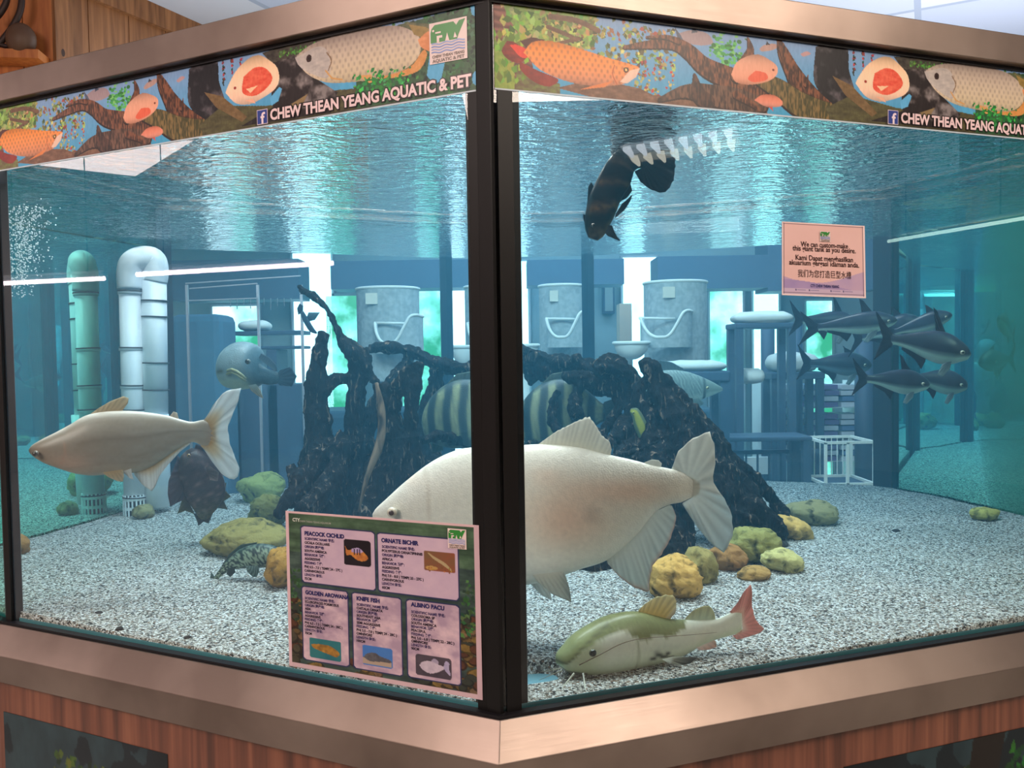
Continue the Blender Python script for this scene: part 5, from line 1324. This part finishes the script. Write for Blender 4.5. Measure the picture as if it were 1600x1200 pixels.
for (pts, w) in (([(860,28),(900,34),(935,50)],9), ([(856,44),(890,58),(900,64)],7), ([(905,62),(860,75),(880,90)],6)): cv.line([(x,y,w) for x,y in RR(pts)], w, (128,92,62), nz=N2, col2=(80,52,36), n_=20)
cv.poly(RR([(870,139),(930,125),(1000,140),(1020,150),(1190,165),(1200,180),(940,158)]), (88,58,42), N2, (140,100,76))
# small silver fish
def sfish(pts, c1, c2): m = cv.poly(pts, c1, cv.Y/CH, c2, smooth=40); return m
sfish(RR([(1056,55),(1080,49),(1104,54),(1114,68),(1106,72),(1085,72),(1060,62)]), (150,130,136), (190,160,150))
cv.poly(RR([(1054,44),(1064,58),(1068,66),(1058,60)]), (70,80,100)); cv.poly(RR([(1082,42),(1090,52),(1080,54)]), (60,70,90))
sfish(RR([(1186,78),(1194,72),(1208,70),(1216,74),(1206,80),(1190,82)]), (176,140,130), (190,160,150)); cv.poly(RR([(1198,66),(1203,72),(1196,72)]), (50,50,60))
sfish(RR([(1250,86),(1260,82),(1266,86),(1255,90)]), (180,140,140), (190,150,150))
# green bush
for a0 in range(90):
    rr = random.Random(a0); x, y = rr.gauss(1137, 14), rr.gauss(80, 15)
    if 1108 < x < 1172 and 50 < y < 112: u, v = uvR(x, y); cv.ell(u, v, rr.uniform(2,6), rr.uniform(1.5,4), rr.choice([(60,150,70),(90,180,90),(40,110,50),(120,190,100)]))
# driftwood arms
def drift(pts, c1=(106,66,46), c2=(54,32,24)):
    q = [(*uvR(x, y), r) for x, y, r in pts]; cv.line([(a, b_+1.5, r) for a, b_, r in q], 5, (36,22,18), n_=50); cv.line([(a, b_-.5, r*.9) for a, b_, r in q], 5, tuple(min(255, v*1.25) for v in c1), nz=np.clip((N4-.32)*2.8, 0, 1), col2=c2, n_=50)
drift([(975,76,6),(1010,72,14),(1050,70,22),(1075,82,30),(1100,105,36),(1130,120,42),(1160,132,44),(1200,148,30)])
drift([(1010,60,4),(1040,60,8),(1060,66,12)]); drift([(1030,158,8),(1070,145,24),(1110,150,40),(1150,158,44),(1190,165,30)], (90,64,50), (50,34,28))
drift([(1168,62,5),(1172,80,16),(1162,100,22),(1150,120,26)]); drift([(1216,64,9),(1224,85,26),(1236,110,34),(1250,135,44),(1270,160,50),(1290,176,50)])
drift([(1180,122,24),(1215,140,40),(1250,165,50),(1300,182,46),(1380,196,36)], (104,84,50), (60,58,30)); drift([(1150,150,16),(1180,168,10),(1184,178,6)])
drift([(1262,120,3),(1258,135,8)]); drift([(1085,120,8),(1092,150,30),(1105,160,30)], (70,46,36), (40,26,22))
cv.poly(RR([(1274,75),(1290,68),(1322,74),(1326,110),(1335,150),(1320,172),(1296,160),(1272,130)]), (26,24,28), np.clip((N3-.45)*3, 0, 1), (110,100,104), smooth=60)
cv.poly(RR([(1330,150),(1400,170),(1560,180),(1560,212),(1300,196),(1290,170)]), (60,54,36), N2, (96,92,56))
for k in range(7):
    x0_ = 1332 + (k % 3)*14; cv.leaves(*uvR(x0_, 78), *[q+1 for q in uvR(x0_, 118)], 8, [(150,50,60),(40,60,40),(170,60,60)], 7, 30+k)
cv.poly(RR([(1396,90),(1440,90),(1520,98),(1500,108),(1440,112),(1410,110)]), (36,30,28), N2, (90,84,70)); cv.leaves(*uvR(1420,98), *uvR(1475,110), 60, [(60,110,40),(90,140,60)], 6, 44)
cv.poly(RR([(1404,110),(1450,110),(1470,150),(1500,180),(1490,205),(1360,190),(1410,175)]), (34,26,26), np.clip((N3-.5)*4, 0, 1), (130,120,118))
cv.poly(RR([(1300,120),(1330,135),(1370,178),(1362,184),(1320,150)]), (134,104,68), N2, (90,70,44)); cv.poly(RR([(1430,180),(1460,170),(1452,184)]), (134,110,74))
cv.poly(RR([(1406,160),(1420,148),(1424,152),(1418,168),(1408,172)]), (92,166,208))
# discus
def body_fish(pts, c1, c2, ax=0, scales=None, sm=90):
    q = [tuple(p) for p in cr(list(pts)+[pts[0]], sm)]; m = cv.mask(q); ys = np.array(q)[:, 1]; g = np.clip((cv.Y-ys.min())/(np.ptp(ys)), 0, 1)
    cv.fill(m, c1, g, c2); e_ = np.abs(g-.5)*2; cv.a[m] *= (1.06 - .28*e_[m]**3)[:, None]
    if scales is not None:
        sx, sy, k, col = scales; ph = ((cv.Y/sy).astype(int) % 2)*math.pi; s_ = np.clip(np.sin(cv.X/sx*2*math.pi+ph)*np.sin((cv.Y/sy % 1)*math.pi), 0, 1); cv.a[m] = cv.a[m]*(1-k*s_[m][:, None]) + np.array(col)*k*s_[m][:, None]
    return m
body_fish(RR([(1336,132),(1342,120),(1356,102),(1376,91),(1392,92),(1408,106),(1418,120),(1420,138),(1412,150),(1390,158),(1372,160),(1352,152)]), (232,190,150), (238,196,170))
cv.poly(RR([(1366,116),(1384,108),(1400,114),(1410,130),(1404,142),(1384,150),(1364,140)]), (214,62,44), N2, (236,120,90), smooth=50)
cv.poly(RR([(1370,136),(1388,136),(1376,144)]), (240,190,150)); cv.poly(RR([(1366,152),(1380,154),(1384,162)]), (230,170,140)); cv.ell(*uvR(1352,129), 3, 2.5, (150,40,30))
body_fish(RR([(1142,118),(1150,100),(1166,90),(1184,87),(1200,94),(1214,106),(1212,120),(1196,130),(1170,134),(1150,130)]), (206,150,124), (226,150,120))
cv.poly(RR([(1180,112),(1196,116),(1198,126),(1178,130),(1168,124)]), (224,96,66), smooth=30); cv.ell(*uvR(1208,111), 2.5, 2, (110,40,20))
body_fish(RR([(1178,158),(1190,150),(1208,150),(1222,160),(1218,168),(1196,168)]), (206,110,80), (214,140,120), sm=40); cv.poly(RR([(1200,168),(1208,176),(1206,168)]), (190,80,70))
# orange arowana
cv.poly(RR([(792,66),(804,68),(820,82),(822,92),(812,100),(796,96),(784,82)]), (90,20,14), N2, (150,40,26), smooth=40)
cv.poly(RR([(796,72),(808,72),(824,80),(824,92),(812,90)]), (216,56,36), smooth=30)
cv.poly(RR([(812,66),(830,60),(852,64),(835,72),(822,76)]), (70,24,20)); 
body_fish(RR([(818,84),(832,68),(860,66),(900,76),(950,92),(985,102),(998,108),(990,124),(970,134),(930,136),(890,130),(846,112)]), (232,132,36), (208,134,100), scales=(11, 8, .45, (120,70,50)))
cv.poly(RR([(812,98),(840,112),(872,126),(858,137),(835,130),(814,112)]), (150,40,24), N2, (110,24,18), smooth=40)
cv.poly(RR([(925,136),(958,128),(945,138),(905,142)]), (214,120,60)); cv.ell(*uvR(978,111), 5, 4.5, (70,40,20)); cv.ell(*uvR(978,111), 2, 2, (240,200,120))
cv.line(RR([(960,104),(957,118),(964,134)]), 2, (180,90,50), n_=12); cv.poly(RR([(984,112),(1000,108),(994,122),(980,132),(968,130)]), (224,186,164))
# right end (seen on the left pane): plants, blue gaps, silver arowana, logo
m = cv.mask(LL([(560,58),(600,48),(745,8),(745,148),(556,178)]))
cv.fill(m, (30,62,40), N2, (60,100,60)); cv.leaves(*uvL(600,30), *uvL(742,140), 340, [(24,60,34),(40,90,50),(60,120,70),(16,40,30)], 12, 50)
for q in ([(560,44),(600,33),(600,40),(560,50)], [(672,90),(690,80),(696,100),(690,128),(680,134),(668,120)], [(735,6),(746,4),(746,30),(738,24)], [(738,120),(746,110),(746,136),(740,132)], [(530,132),(550,128),(554,140),(534,142)]): cv.poly(LL(q), (80,160,200))
cv.poly(LL([(556,60),(640,36),(680,40),(690,64),(664,70),(660,90),(640,116),(600,122),(560,126)]), (50,70,50), N2, (120,110,70))
body_fish(LL([(463,92),(470,84),(490,70),(530,56),(570,46),(620,42),(648,52),(658,66),(655,90),(630,112),(590,124),(550,130),(510,130),(480,116)]), (168,150,140), (206,186,150), scales=(12, 9, .35, (112,96,96)))
cv.poly(LL([(462,92),(500,74),(516,90),(514,122),(490,118),(470,106)]), (196,184,174), N2, (160,150,146), smooth=40); cv.line(LL([(512,84),(519,96),(514,112)]), 2.5, (130,104,80), n_=12)
cv.ell(*uvL(484,93), 6, 6.5, (50,30,26)); cv.ell(*uvL(484,93), 2, 2.5, (20,14,12))
cv.poly(LL([(590,124),(640,108),(662,80),(668,90),(655,112),(625,122),(600,124)]), (190,120,50), N2, (214,150,90), smooth=30)
cv.poly(LL([(640,40),(666,44),(680,52),(660,60),(648,56)]), (120,100,50), N2, (160,130,70)); cv.poly(LL([(654,64),(672,50),(688,58),(690,72),(676,82),(660,76)]), (190,110,60), N2, (224,150,100), smooth=30)
cv.poly(LL([(562,120),(580,118),(588,130),(576,132)]), (206,150,90)); cv.line(LL([(510,112),(520,124),(536,126)]), 3, (200,150,90))
cv.leaves(*uvL(552,120), *uvL(640,145), 110, [(40,140,60),(60,170,80),(30,110,50)], 9, 51)
cv.poly(LL([(400,195),(746,142),(746,150),(400,206)]), (40,36,26), N2, (84,76,48))
cv.a += (N4[..., None]-.5)*14; cv.a = np.clip(cv.a*1.04 + 2, 0, 250)
# white edge at the foot
cv.a[-2:] = (196,206,214)
def strip_fn(side):
    n_, d = (NL, DL) if side < 0 else (NR, DR); o_ = C0 + n_*.0016
    def g(u, v):
        t = (BL*(1-u)) if side < 0 else BL*u; p = o_ + d*t; return (p.x, p.y, Z2 + .001 - BH*v)
    return g, n_, d, o_
def crop(cv, a, b_):
    c = Canvas(b_-a, cv.H, 0); c.a = cv.a[:, a:b_].copy(); return c
def banner(side, label):
    g, n_, d, o_ = strip_fn(side); root = empty('banner', tuple(o_ + d*.7 + Vector((0,0,Z1)))); tag(root, label, 'banner')
    c0_, c1_ = (int(CW*(1 - (PANE-.004)/BL)), int(CW*(1-.027/BL))) if side < 0 else (int(CW*.008/BL), int(CW*(PANE-.004)/BL))
    c = crop(cv, c0_, c1_); c.sheet('printed_strip', lambda u, v: g((c0_ + u*(c1_-c0_))/CW, v), M_print, root, nrm=n_)
    b = MB()
    def at(s_, z, off=.0010):    # s_: strip coordinate in metres from the left edge of the print
        t = (BL-s_) if side < 0 else s_; p = o_ + d*t + n_*off; return Vector((p.x, p.y, z))
    s0 = .8785+.003; z0_ = Z1+.010
    txt = 'CHEW THEAN YEANG AQUATIC & PET'
    V, Fc = text_mesh(txt, .0295, .0011); w = max(v[0] for v in V)-min(v[0] for v in V); x0 = min(v[0] for v in V)
    s1 = BL - .036; sT = s0 + .034; k = (s1-sT)/w; lim = PANE-.006
    # keep whole letters only as far as the pane reaches
    keepF = [f_ for f_ in Fc if side < 0 or max((sT + (V[i][0]-x0)*k) for i in f_) < lim]
    b.add([at(sT + (v[0]-x0)*k, z0_ + v[1]*1.0, .0018) for v in V], keepF, 0, lin((236,206,206)))
    V2, Fc2 = text_mesh(txt, .0295, .0034); x2 = min(v[0] for v in V2)
    keep2 = [f_ for f_ in Fc2 if side < 0 or max((sT + (V2[i][0]-x2)*k) for i in f_) < lim]
    b.add([at(sT + (v[0]-x0)*k, z0_ + v[1], .0011) for v in V2], keep2, 0, lin((30,22,22)))
    a = b.build('lettering', M_paper, root)
    b = MB(); 
    def rect(s_a, s_b, za, zb, col, off): b.add([at(s_a, za, off), at(s_b, za, off), at(s_b, zb, off), at(s_a, zb, off)], [(0,1,2,3) if side > 0 else (0,1,2,3)], 0, lin(col))
    rect(s0-.001, s0+.027, z0_-.006, z0_+.024, (220,200,206), .0012); rect(s0+.0005, s0+.0255, z0_-.0045, z0_+.0225, (50,66,140), .0016)
    V, Fc = text_mesh('f', .036, .0009); b.add([at(s0+.0095 + v[0], z0_-.0045 + v[1]*.88, .0020) for v in V], Fc, 0, lin((236,216,222)))
    b.build('social_mark', M_paper, root)
    if side < 0:
        b = MB(); logo(b, lambda x, y, off=.0012: at(BL-.118 + x*.072, Z1+.071 + y*.072, off)); b.build('shop_logo', M_paper, root)
def logo(b, at):
    """green block with white wave-cut letters over blue waves, shop name below; unit square"""
    W = (230,206,200)
    b.add([at(-.04,-.16,.0012), at(1.04,-.16,.0012), at(1.04,.86,.0012), at(-.04,.86,.0012)], [(0,1,2,3)], 0, lin(W))
    G_ = (52,132,56)
    b.add([at(x, y, .0015) for x, y in ((0,.36),(0,.62),(.03,.72),(.12,.80),(.30,.80),(.66,.80),(.74,.70),(.82,.80),(1.0,.82),(.94,.72),(.80,.46),(.76,.36),(.64,.36))], [tuple(range(13))], 0, lin(G_))
    for q in ([(.18,.36),(.18,.52),(.34,.52),(.34,.46),(.25,.46),(.25,.36)], [(.14,.58),(.30,.58),(.30,.62),(.14,.62)], [(.42,.36),(.48,.56),(.54,.36)], [(.66,.40),(.70,.54),(.76,.40)]): b.add([at(x, y, .0018) for x, y in q], [tuple(range(len(q)))], 0, lin(W))
    b.add([at(.08+.03*math.cos(t), .66+.03*math.sin(t), .0018) for t in np.linspace(0, 2*math.pi, 10, endpoint=False)], [tuple(range(10))], 0, lin(W))
    for k, yy in enumerate((.10,.17,.24,.31)):
        c = (120,140,196) if k % 2 == 0 else (150,164,210); xs = np.linspace(.02, .98, 25); v = []
        for x in xs: v += [at(x, yy+.018*math.sin(x*18), .0018), at(x, yy+.032+.018*math.sin(x*18), .0018)]
        b.add(v, [(2*i, 2*i+2, 2*i+3, 2*i+1) for i in range(24)], 0, lin(c))
    put_text(b, 'CHEW THEAN YEANG', .5, -.02, .10, lambda x, y: at(x, y, .0018), (120,100,90), .004, 'C', .92)
    put_text(b, 'AQUATIC & PET', .5, -.13, .11, lambda x, y: at(x, y, .0018), (120,100,90), .004, 'C', .92)
banner(-1, 'long aquarium picture strip along the top of the left pane, shop logo at its end')
banner(1, 'long aquarium picture strip along the top of the right pane, orange arowana first')

# ---- species information sheet on the left pane
def on_pane(px, py, side, off):
    n_ = NL if side < 0 else NR; return hit(px, py, C0 + n_*off, n_)
Q = [on_pane(*q, -1, .004) for q in ((446,798),(748,821),(754,1094),(452,1040))]
def qf(u, v, off=0.0):
    a = Q[0].lerp(Q[1], u); b_ = Q[3].lerp(Q[2], u); p = a.lerp(b_, v); return p + NL*off
IW, IH = 320, 270
iv = Canvas(IW, IH, (44,58,50)); n1 = iv.noise(60, 8, 11, 4); n2 = iv.noise(20, 16, 12, 4); n3 = iv.noise(5, 5, 13, 2)
iv.a = (np.array((26,38,44)) + n1[..., None]*np.array((60,72,50)) + (n2[..., None]-.5)*30); iv.a[:70] += np.array((10,16,0))
iv.a[150:] = iv.a[150:]*.8 + np.array((8,10,8)); r_ = random.Random(5)
for k in range(110):
    x = r_.choice([r_.uniform(0, 28), r_.uniform(285, 320), r_.uniform(0, 320)]); y = r_.uniform(185, 270) if 28 < x < 285 else r_.uniform(150, 270)
    if 28 < x < 285: y = r_.uniform(242, 270)
    a, b_ = r_.uniform(6, 17), r_.uniform(4, 10); c = r_.choice([(120,96,56),(150,120,60),(84,78,60),(60,66,56),(140,110,80),(100,60,40)])
    iv.ell(x, y, a, b_, tuple(v*.45 for v in c), r_.uniform(-.5,.5)); iv.ell(x-1, y-1.5, a*.85, b_*.75, c, r_.uniform(-.4,.4), nz=n3, col2=tuple(v*.6 for v in c))
iv.leaves(288, 90, 318, 170, 60, [(50,90,50),(70,110,60),(30,60,44)], 9, 14); iv.leaves(2, 90, 26, 190, 50, [(40,70,44),(60,96,60)], 9, 15)
iv.a += (n3[..., None]-.5)*12
def rrect(c, x0, y0, x1, y1, r, col, nz=None, col2=None):
    dx = np.maximum(np.maximum(x0+r-c.X, c.X-(x1-r)), 0); dy = np.maximum(np.maximum(y0+r-c.Y, c.Y-(y1-r)), 0); m = dx*dx+dy*dy < r*r; c.fill(m, col, nz, col2); return m
# places on the sheet found from the picture
Qn = NL; ex = (Q[1]-Q[0]); 
def uvS(px, py):
    p = on_pane(px, py, -1, .004); u, v = .5, .5
    for _ in range(12):
        e_ = p - qf(u, v); du = (qf(u+.01, v)-qf(u, v))*100; dv = (qf(u, v+.01)-qf(u, v))*100
        A = np.array([[du.dot(du), du.dot(dv)], [du.dot(dv), dv.dot(dv)]]); rhs = np.array([e_.dot(du), e_.dot(dv)]); s_ = np.linalg.solve(A, rhs); u += s_[0]; v += s_[1]
    return u, v
def cpx(cx, cy):                         # close-up picture coordinates of the sheet -> sheet u,v
    return uvS(430 + cx/3.637, 780 + cy/3.637)
cards = [((150,158),(572,515)), ((585,195),(1040,575)), ((155,500),(418,945)), ((446,535),(722,998)), ((752,573),(1052,1055))]
CU = []
cards = [((148,158),(562,190),(572,517),(158,470)), ((582,196),(1036,236),(1042,576),(590,522)), ((154,498),(416,530),(416,948),(166,910)), ((444,534),(718,570),(722,998),(446,962)), ((750,573),(1046,612),(1054,1056),(758,1010))]
for k, c in enumerate(cards):
    q = [cpx(*p) for p in c]; x0 = (q[0][0]+q[3][0])/2*IW; x1 = (q[1][0]+q[2][0])/2*IW; y0 = (q[0][1]+q[1][1])/2*IH; y1 = (q[2][1]+q[3][1])/2*IH
    rrect(iv, x0-2, y0-2, x1+2, y1+2, 6, (34,40,82)); rrect(iv, x0, y0, x1, y1, 5, (186,160,180), n2, (206,178,190)) if k < 2 else rrect(iv, x0, y0, x1, y1, 5, (168,142,160), np.clip((n2-.3)*2, 0, 1), (214,184,190)); CU.append((x0, y0, x1, y1))
# small photographs on the cards
def photo(c0_, c1_, bg, bg2, fishfn):
    (ua, va), (ub, vb) = cpx(*c0_), cpx(*c1_); x0, y0, x1, y1 = ua*IW, va*IH, ub*IW, vb*IH; m = rrect(iv, x0, y0, x1, y1, 3, bg, n2, bg2); fishfn(x0, y0, x1-x0, y1-y0)
def fpoly(pts, x0, y0, w, h, c1, c2, nz=None): return iv.poly([(x0+a*w, y0+b_*h) for a, b_ in pts], c1, n3 if nz is None else nz, c2, smooth=40)
def f_pea(x, y, w, h):
    fpoly([(.05,.25),(.14,.42),(.3,.38),(.55,.3),(.8,.5),(.9,.68),(.75,.8),(.5,.78),(.25,.6),(.1,.62)], x, y, w, h, (208,140,60), (160,90,50))
    fpoly([(.3,.36),(.55,.3),(.72,.44),(.5,.5),(.3,.48)], x, y, w, h, (150,130,180), (190,170,200))
    for q in (.4,.5,.6): iv.line([(x+q*w, y+.36*h), (x+q*w, y+.56*h)], 2, (40,30,50))
photo((390,228),(546,388), (22,16,22), (34,26,34), f_pea)
def f_bic(x, y, w, h): iv.line([(x+.15*w,y+.12*h,2),(x+.35*w,y+.35*h,4),(x+.65*w,y+.6*h,5),(x+.85*w,y+.85*h,3)], 3, (170,150,110), n_=20); iv.ell(x+.25*w, y+.85*h, w*.2, h*.1, (180,140,80)); iv.leaves(x, y+h*.8, x+w, y+h, 14, [(170,120,60),(120,70,40)], 4, 3)
photo((845,292),(1026,424), (150,70,50), (110,90,60), f_bic)
def f_aro(x, y, w, h): fpoly([(.05,.36),(.2,.3),(.6,.28),(.85,.45),(.95,.62),(.85,.8),(.6,.72),(.3,.6),(.12,.5)], x, y, w, h, (196,140,50), (110,80,40))
photo((196,785),(378,928), (30,96,108), (50,120,120), f_aro)
def f_kni(x, y, w, h): iv.a[int(y+h*.66):int(y+h-1), int(x+1):int(x+w-1)] = (170,150,130); fpoly([(.03,.62),(.15,.42),(.4,.32),(.6,.46),(.92,.58),(.92,.72),(.6,.74),(.25,.78)], x, y, w, h, (104,104,110), (70,66,70))
photo((497,828),(670,968), (60,110,180), (70,120,180), f_kni)
def f_pac(x, y, w, h):
    fpoly([(.1,.52),(.2,.34),(.42,.24),(.65,.36),(.8,.42),(.8,.52),(.62,.72),(.4,.84),(.2,.72)], x, y, w, h, (176,160,176), (206,190,200)); fpoly([(.78,.46),(.84,.16),(.94,.2),(.94,.5),(.98,.78),(.88,.7)], x, y, w, h, (150,140,170), (180,170,196)); fpoly([(.44,.24),(.52,.1),(.64,.2),(.62,.34)], x, y, w, h, (150,140,160), (176,160,180))
photo((800,880),(1004,1032), (54,46,56), (84,74,84), f_pac)
# pale border
iv.a[:4] = (214,180,182); iv.a[-7:] = (206,174,178); iv.a[:, :6] = (214,180,184); iv.a[:, -7:] = (200,168,174)
info = empty('species_sheet', tuple(qf(.5, .5))); tag(info, 'laminated sheet with five fish species cards taped on the left pane by the corner', 'sign')
iv.sheet('printed_sheet', lambda u, v: tuple(qf(u, v)), M_paper, info, nrm=NL, thick=.0008)
b = MB(); ln = 0
def tline(card, s_, cx, cy, size, col=(62,50,80), off=.00035, w=None):
    x0, y0, x1, y1 = CU[card]; u0, v0 = cpx(cx, cy)
    Wm = (Q[1]-Q[0]).length; Hm = (Q[3]-Q[0]).length
    put_text(b, s_, 0, 0, size, lambda x, y: qf(u0 + x/Wm, v0 - y/Hm, .0007), col, off, 'L', w)
S1, S2 = .0112, .0077
data = [
 (0, 168, 203, 'PEACOCK CICHLID', ['SCIENTIFIC NAME 学名:', 'CICHLA OCELLARIS', 'ORIGIN 原产地:', 'SOUTH AMERICA', 'BEHAVIOR 习性:', 'AGGRESSIVE', 'FEEDING 食性:', 'PH( 6.5 - 7.5 ) TEMP( 24 - 27C )', 'CARNIVOROUS', 'LENGTH 体长:', '75CM'], 168, 229, 22.7, .7),
 (1, 604, 243, 'ORNATE BICHIR', ['SCIENTIFIC NAME 学名:', 'POLYPTERUS ORNATIPINNIS', 'ORIGIN 原产地:', 'AFRICA', 'BEHAVIOR 习性:', 'AGGRESSIVE', 'FEEDING 食性:', 'PH( 7.0 - 8.0 ) TEMP( 25 - 27C )', 'CARNIVOROUS', 'LENGTH 体长:', '60CM'], 608, 275, 23.2, .7),
 (2, 172, 538, 'GOLDEN AROWANA', ['SCIENTIFIC NAME 学名:', 'SCLEROPAGES FORMOSUS', 'ORIGIN 原产地:', 'ASIA', 'BEHAVIOR 习性:', 'AGGRESSIVE', 'FEEDING 食性:', 'PH( 6.5 - 7.5 ) TEMP( 24 - 30C )', 'CARNIVOROUS', 'LENGTH 体长:', '70CM'], 170, 567, 19.8, .7),
 (3, 464, 573, 'KNIFE FISH', ['SCIENTIFIC NAME 学名:', 'CHITALA ORNATA', 'ORIGIN 原产地:', 'SOUTHEAST ASIA', 'BEHAVIOR 习性:', 'SEMI AGGRESSIVE', 'FEEDING 食性:', 'PH( 5.5 - 7.0 ) TEMP( 24 - 28C )', 'OMNIVORE', 'LENGTH 体长:', '100CM'], 464, 603, 20.6, .7),
 (4, 772, 607, 'ALBINO PACU', ['SCIENTIFIC NAME 学名:', 'COLOSSOMA SP', 'ORIGIN 原产地:', 'SOUTH AMERICA', 'BEHAVIOR 习性:', 'PEACEFUL', 'FEEDING 食性:', 'PH( 5.0 - 6.8 ) TEMP( 22 - 28C )', 'OMNIVORE', 'LENGTH 体长:', '90CM'], 774, 645, 20.8, .7)]
for card, hx, hy, head, lines, lx, ly, dy, xs in data:
    tline(card, head, hx, hy, S1, (36,36,92), .0005)
    for k, s_ in enumerate(lines): tline(card, s_, lx, ly + k*dy, S2*.92, (66,54,96) if s_[-1] == ':' else (44,34,50), .00022)
tline(0, 'CTY', 100, 124, .0095, (200,200,190), .0004); tline(0, 'CHEW THEAN YEANG AQUARIUM', 140, 128, .0050, (160,160,150), .0001)
b.build('lettering', M_paper, info)
b = MB(); u0, v0 = cpx(988, 290); Wm = (Q[1]-Q[0]).length; Hm = (Q[3]-Q[0]).length
logo(b, lambda x, y, off=.001: qf(u0 + x*.036/Wm, v0 - .010/Hm - y*.036/Hm, off)); b.build('shop_logo', M_paper, info)
# ---- custom-make notice on the right pane
Q2 = [on_pane(*q, 1, .003) for q in ((1222,346),(1351,353),(1353,466),(1222,461))]
def qn(u, v, off=0.0): a = Q2[0].lerp(Q2[1], u); b_ = Q2[3].lerp(Q2[2], u); return a.lerp(b_, v) + NR*off
nv_ = Canvas(140, 124, (230,186,178)); m1 = nv_.noise(40, 40, 21)
nv_.a += (m1[..., None]-.5)*8
mm = nv_.Y > 124*(.70 + .12*np.sin(nv_.X/140*3.4+.3)); nv_.fill(mm, (206,170,184), m1, (176,152,188))
mm = nv_.Y > 124*(.78 + .16*(nv_.X/140)**1.5); nv_.fill(mm, (150,130,180), m1, (190,160,188)); mm = nv_.Y > 124*.9; nv_.fill(mm, (200,176,196))
for x_ in (22, 44, 80, 101): nv_.a[113:116, x_:x_+2] = (70,66,110); nv_.a[114, x_+3:x_+17] = (120,106,150)
fr_ = 3
nv_.a[fr_] = nv_.a[-fr_-2] = (96,76,96); nv_.a[:, fr_] = nv_.a[:, -fr_-1] = (96,76,96); nv_.a[:2] = nv_.a[-2:] = (240,214,210); nv_.a[:, :2] = nv_.a[:, -2:] = (240,214,210)
note = empty('custom_tank_notice', tuple(qn(.5, .5))); tag(note, 'pink printed notice in three languages hanging on the right pane', 'sign')
nv_.sheet('printed_sheet', lambda u, v: tuple(qn(u, v)), M_paper, note, nrm=NR, thick=.0008)
b = MB(); Wn = (Q2[1]-Q2[0]).length; Hn = (Q2[3]-Q2[0]).length
for s_, v, sz, w in (('We can custom-make', .325, .0145, .57), ('this giant tank as you desire.', .385, .0145, .76), ('Kami Dapat menghasilkan', .51, .0145, .69), ('akuarium gergasi idaman anda.', .58, .0145, .84), ('我们为您打造巨型水槽', .735, .0165, .64)):
    put_text(b, s_, 0, 0, sz, lambda x, y, v=v: qn(.5 + x/Wn, v - y/Hn, .0007), (58,30,28), 0 if ord(s_[0]) > 300 else .00025, 'C', Wn*w)
put_text(b, 'CTY CHEW THEAN YEANG', 0, 0, .008, lambda x, y: qn(.5 + x/Wn, .875 - y/Hn, .0007), (60,60,110), .0002, 'C', Wn*.34)
b.build('lettering', M_paper, note)
b = MB(); logo(b, lambda x, y, off=.001: qn(.445 + x*.12, .225 - y*.14, off)); b.build('shop_logo', M_paper, note)
# clear laminate edge below the notice
# ---- picture panels set in the wooden cabinet
def cab_hit(px, py, side, out=.030):
    n_ = NL if side < 0 else NR; return hit(px, py, C0 + n_*out, n_)
def poster(side, tl, tr, label, seed):
    n_, d = (NL, DL) if side < 0 else (NR, DR); A = cab_hit(*tl, side, .0305); B = cab_hit(*tr, side, .0305)
    z1 = (A.z+B.z)/2; W_ = (Vector((B.x-A.x, B.y-A.y, 0))).length; c = Canvas(220, 120, (20,30,40)); k1 = c.noise(60, 60, seed, 4); k2 = c.noise(14, 14, seed+1, 3)
    c.a = np.array((8,10,14)) + k1[..., None]*np.array((14,30,34)); m = k1 > .56; c.fill(m, (30,48,54), k2, (70,96,100), t=.6)
    c.leaves(70 if side < 0 else 60, 18, 150, 90, 160, [(26,54,22),(54,78,24),(16,40,18),(84,100,30)], 8, seed, ang=.6)
    if side > 0: c.poly([(110,0),(140,0),(120,60),(100,50)], (28,20,16)); c.leaves(140, 10, 210, 60, 260, [(20,70,26),(36,100,34),(16,44,20)], 6, seed+3)
    root = empty('cabinet_picture', ((A.x+B.x)/2, (A.y+B.y)/2, z1-.25)); tag(root, label, 'poster')
    A.z = B.z = z1
    c.sheet('printed_sheet', lambda u, v: tuple(A.lerp(B, u) + Vector((0,0,-.5*v)) + n_*.001), M_print, root, nrm=n_, thick=.0012)
poster(-1, (6,1112), (262,1178), 'dark planted aquarium picture set in the cabinet at lower left', 61)
poster(1, (1318,1192), (1700,1120), 'dark planted aquarium picture set in the cabinet at lower right', 71)
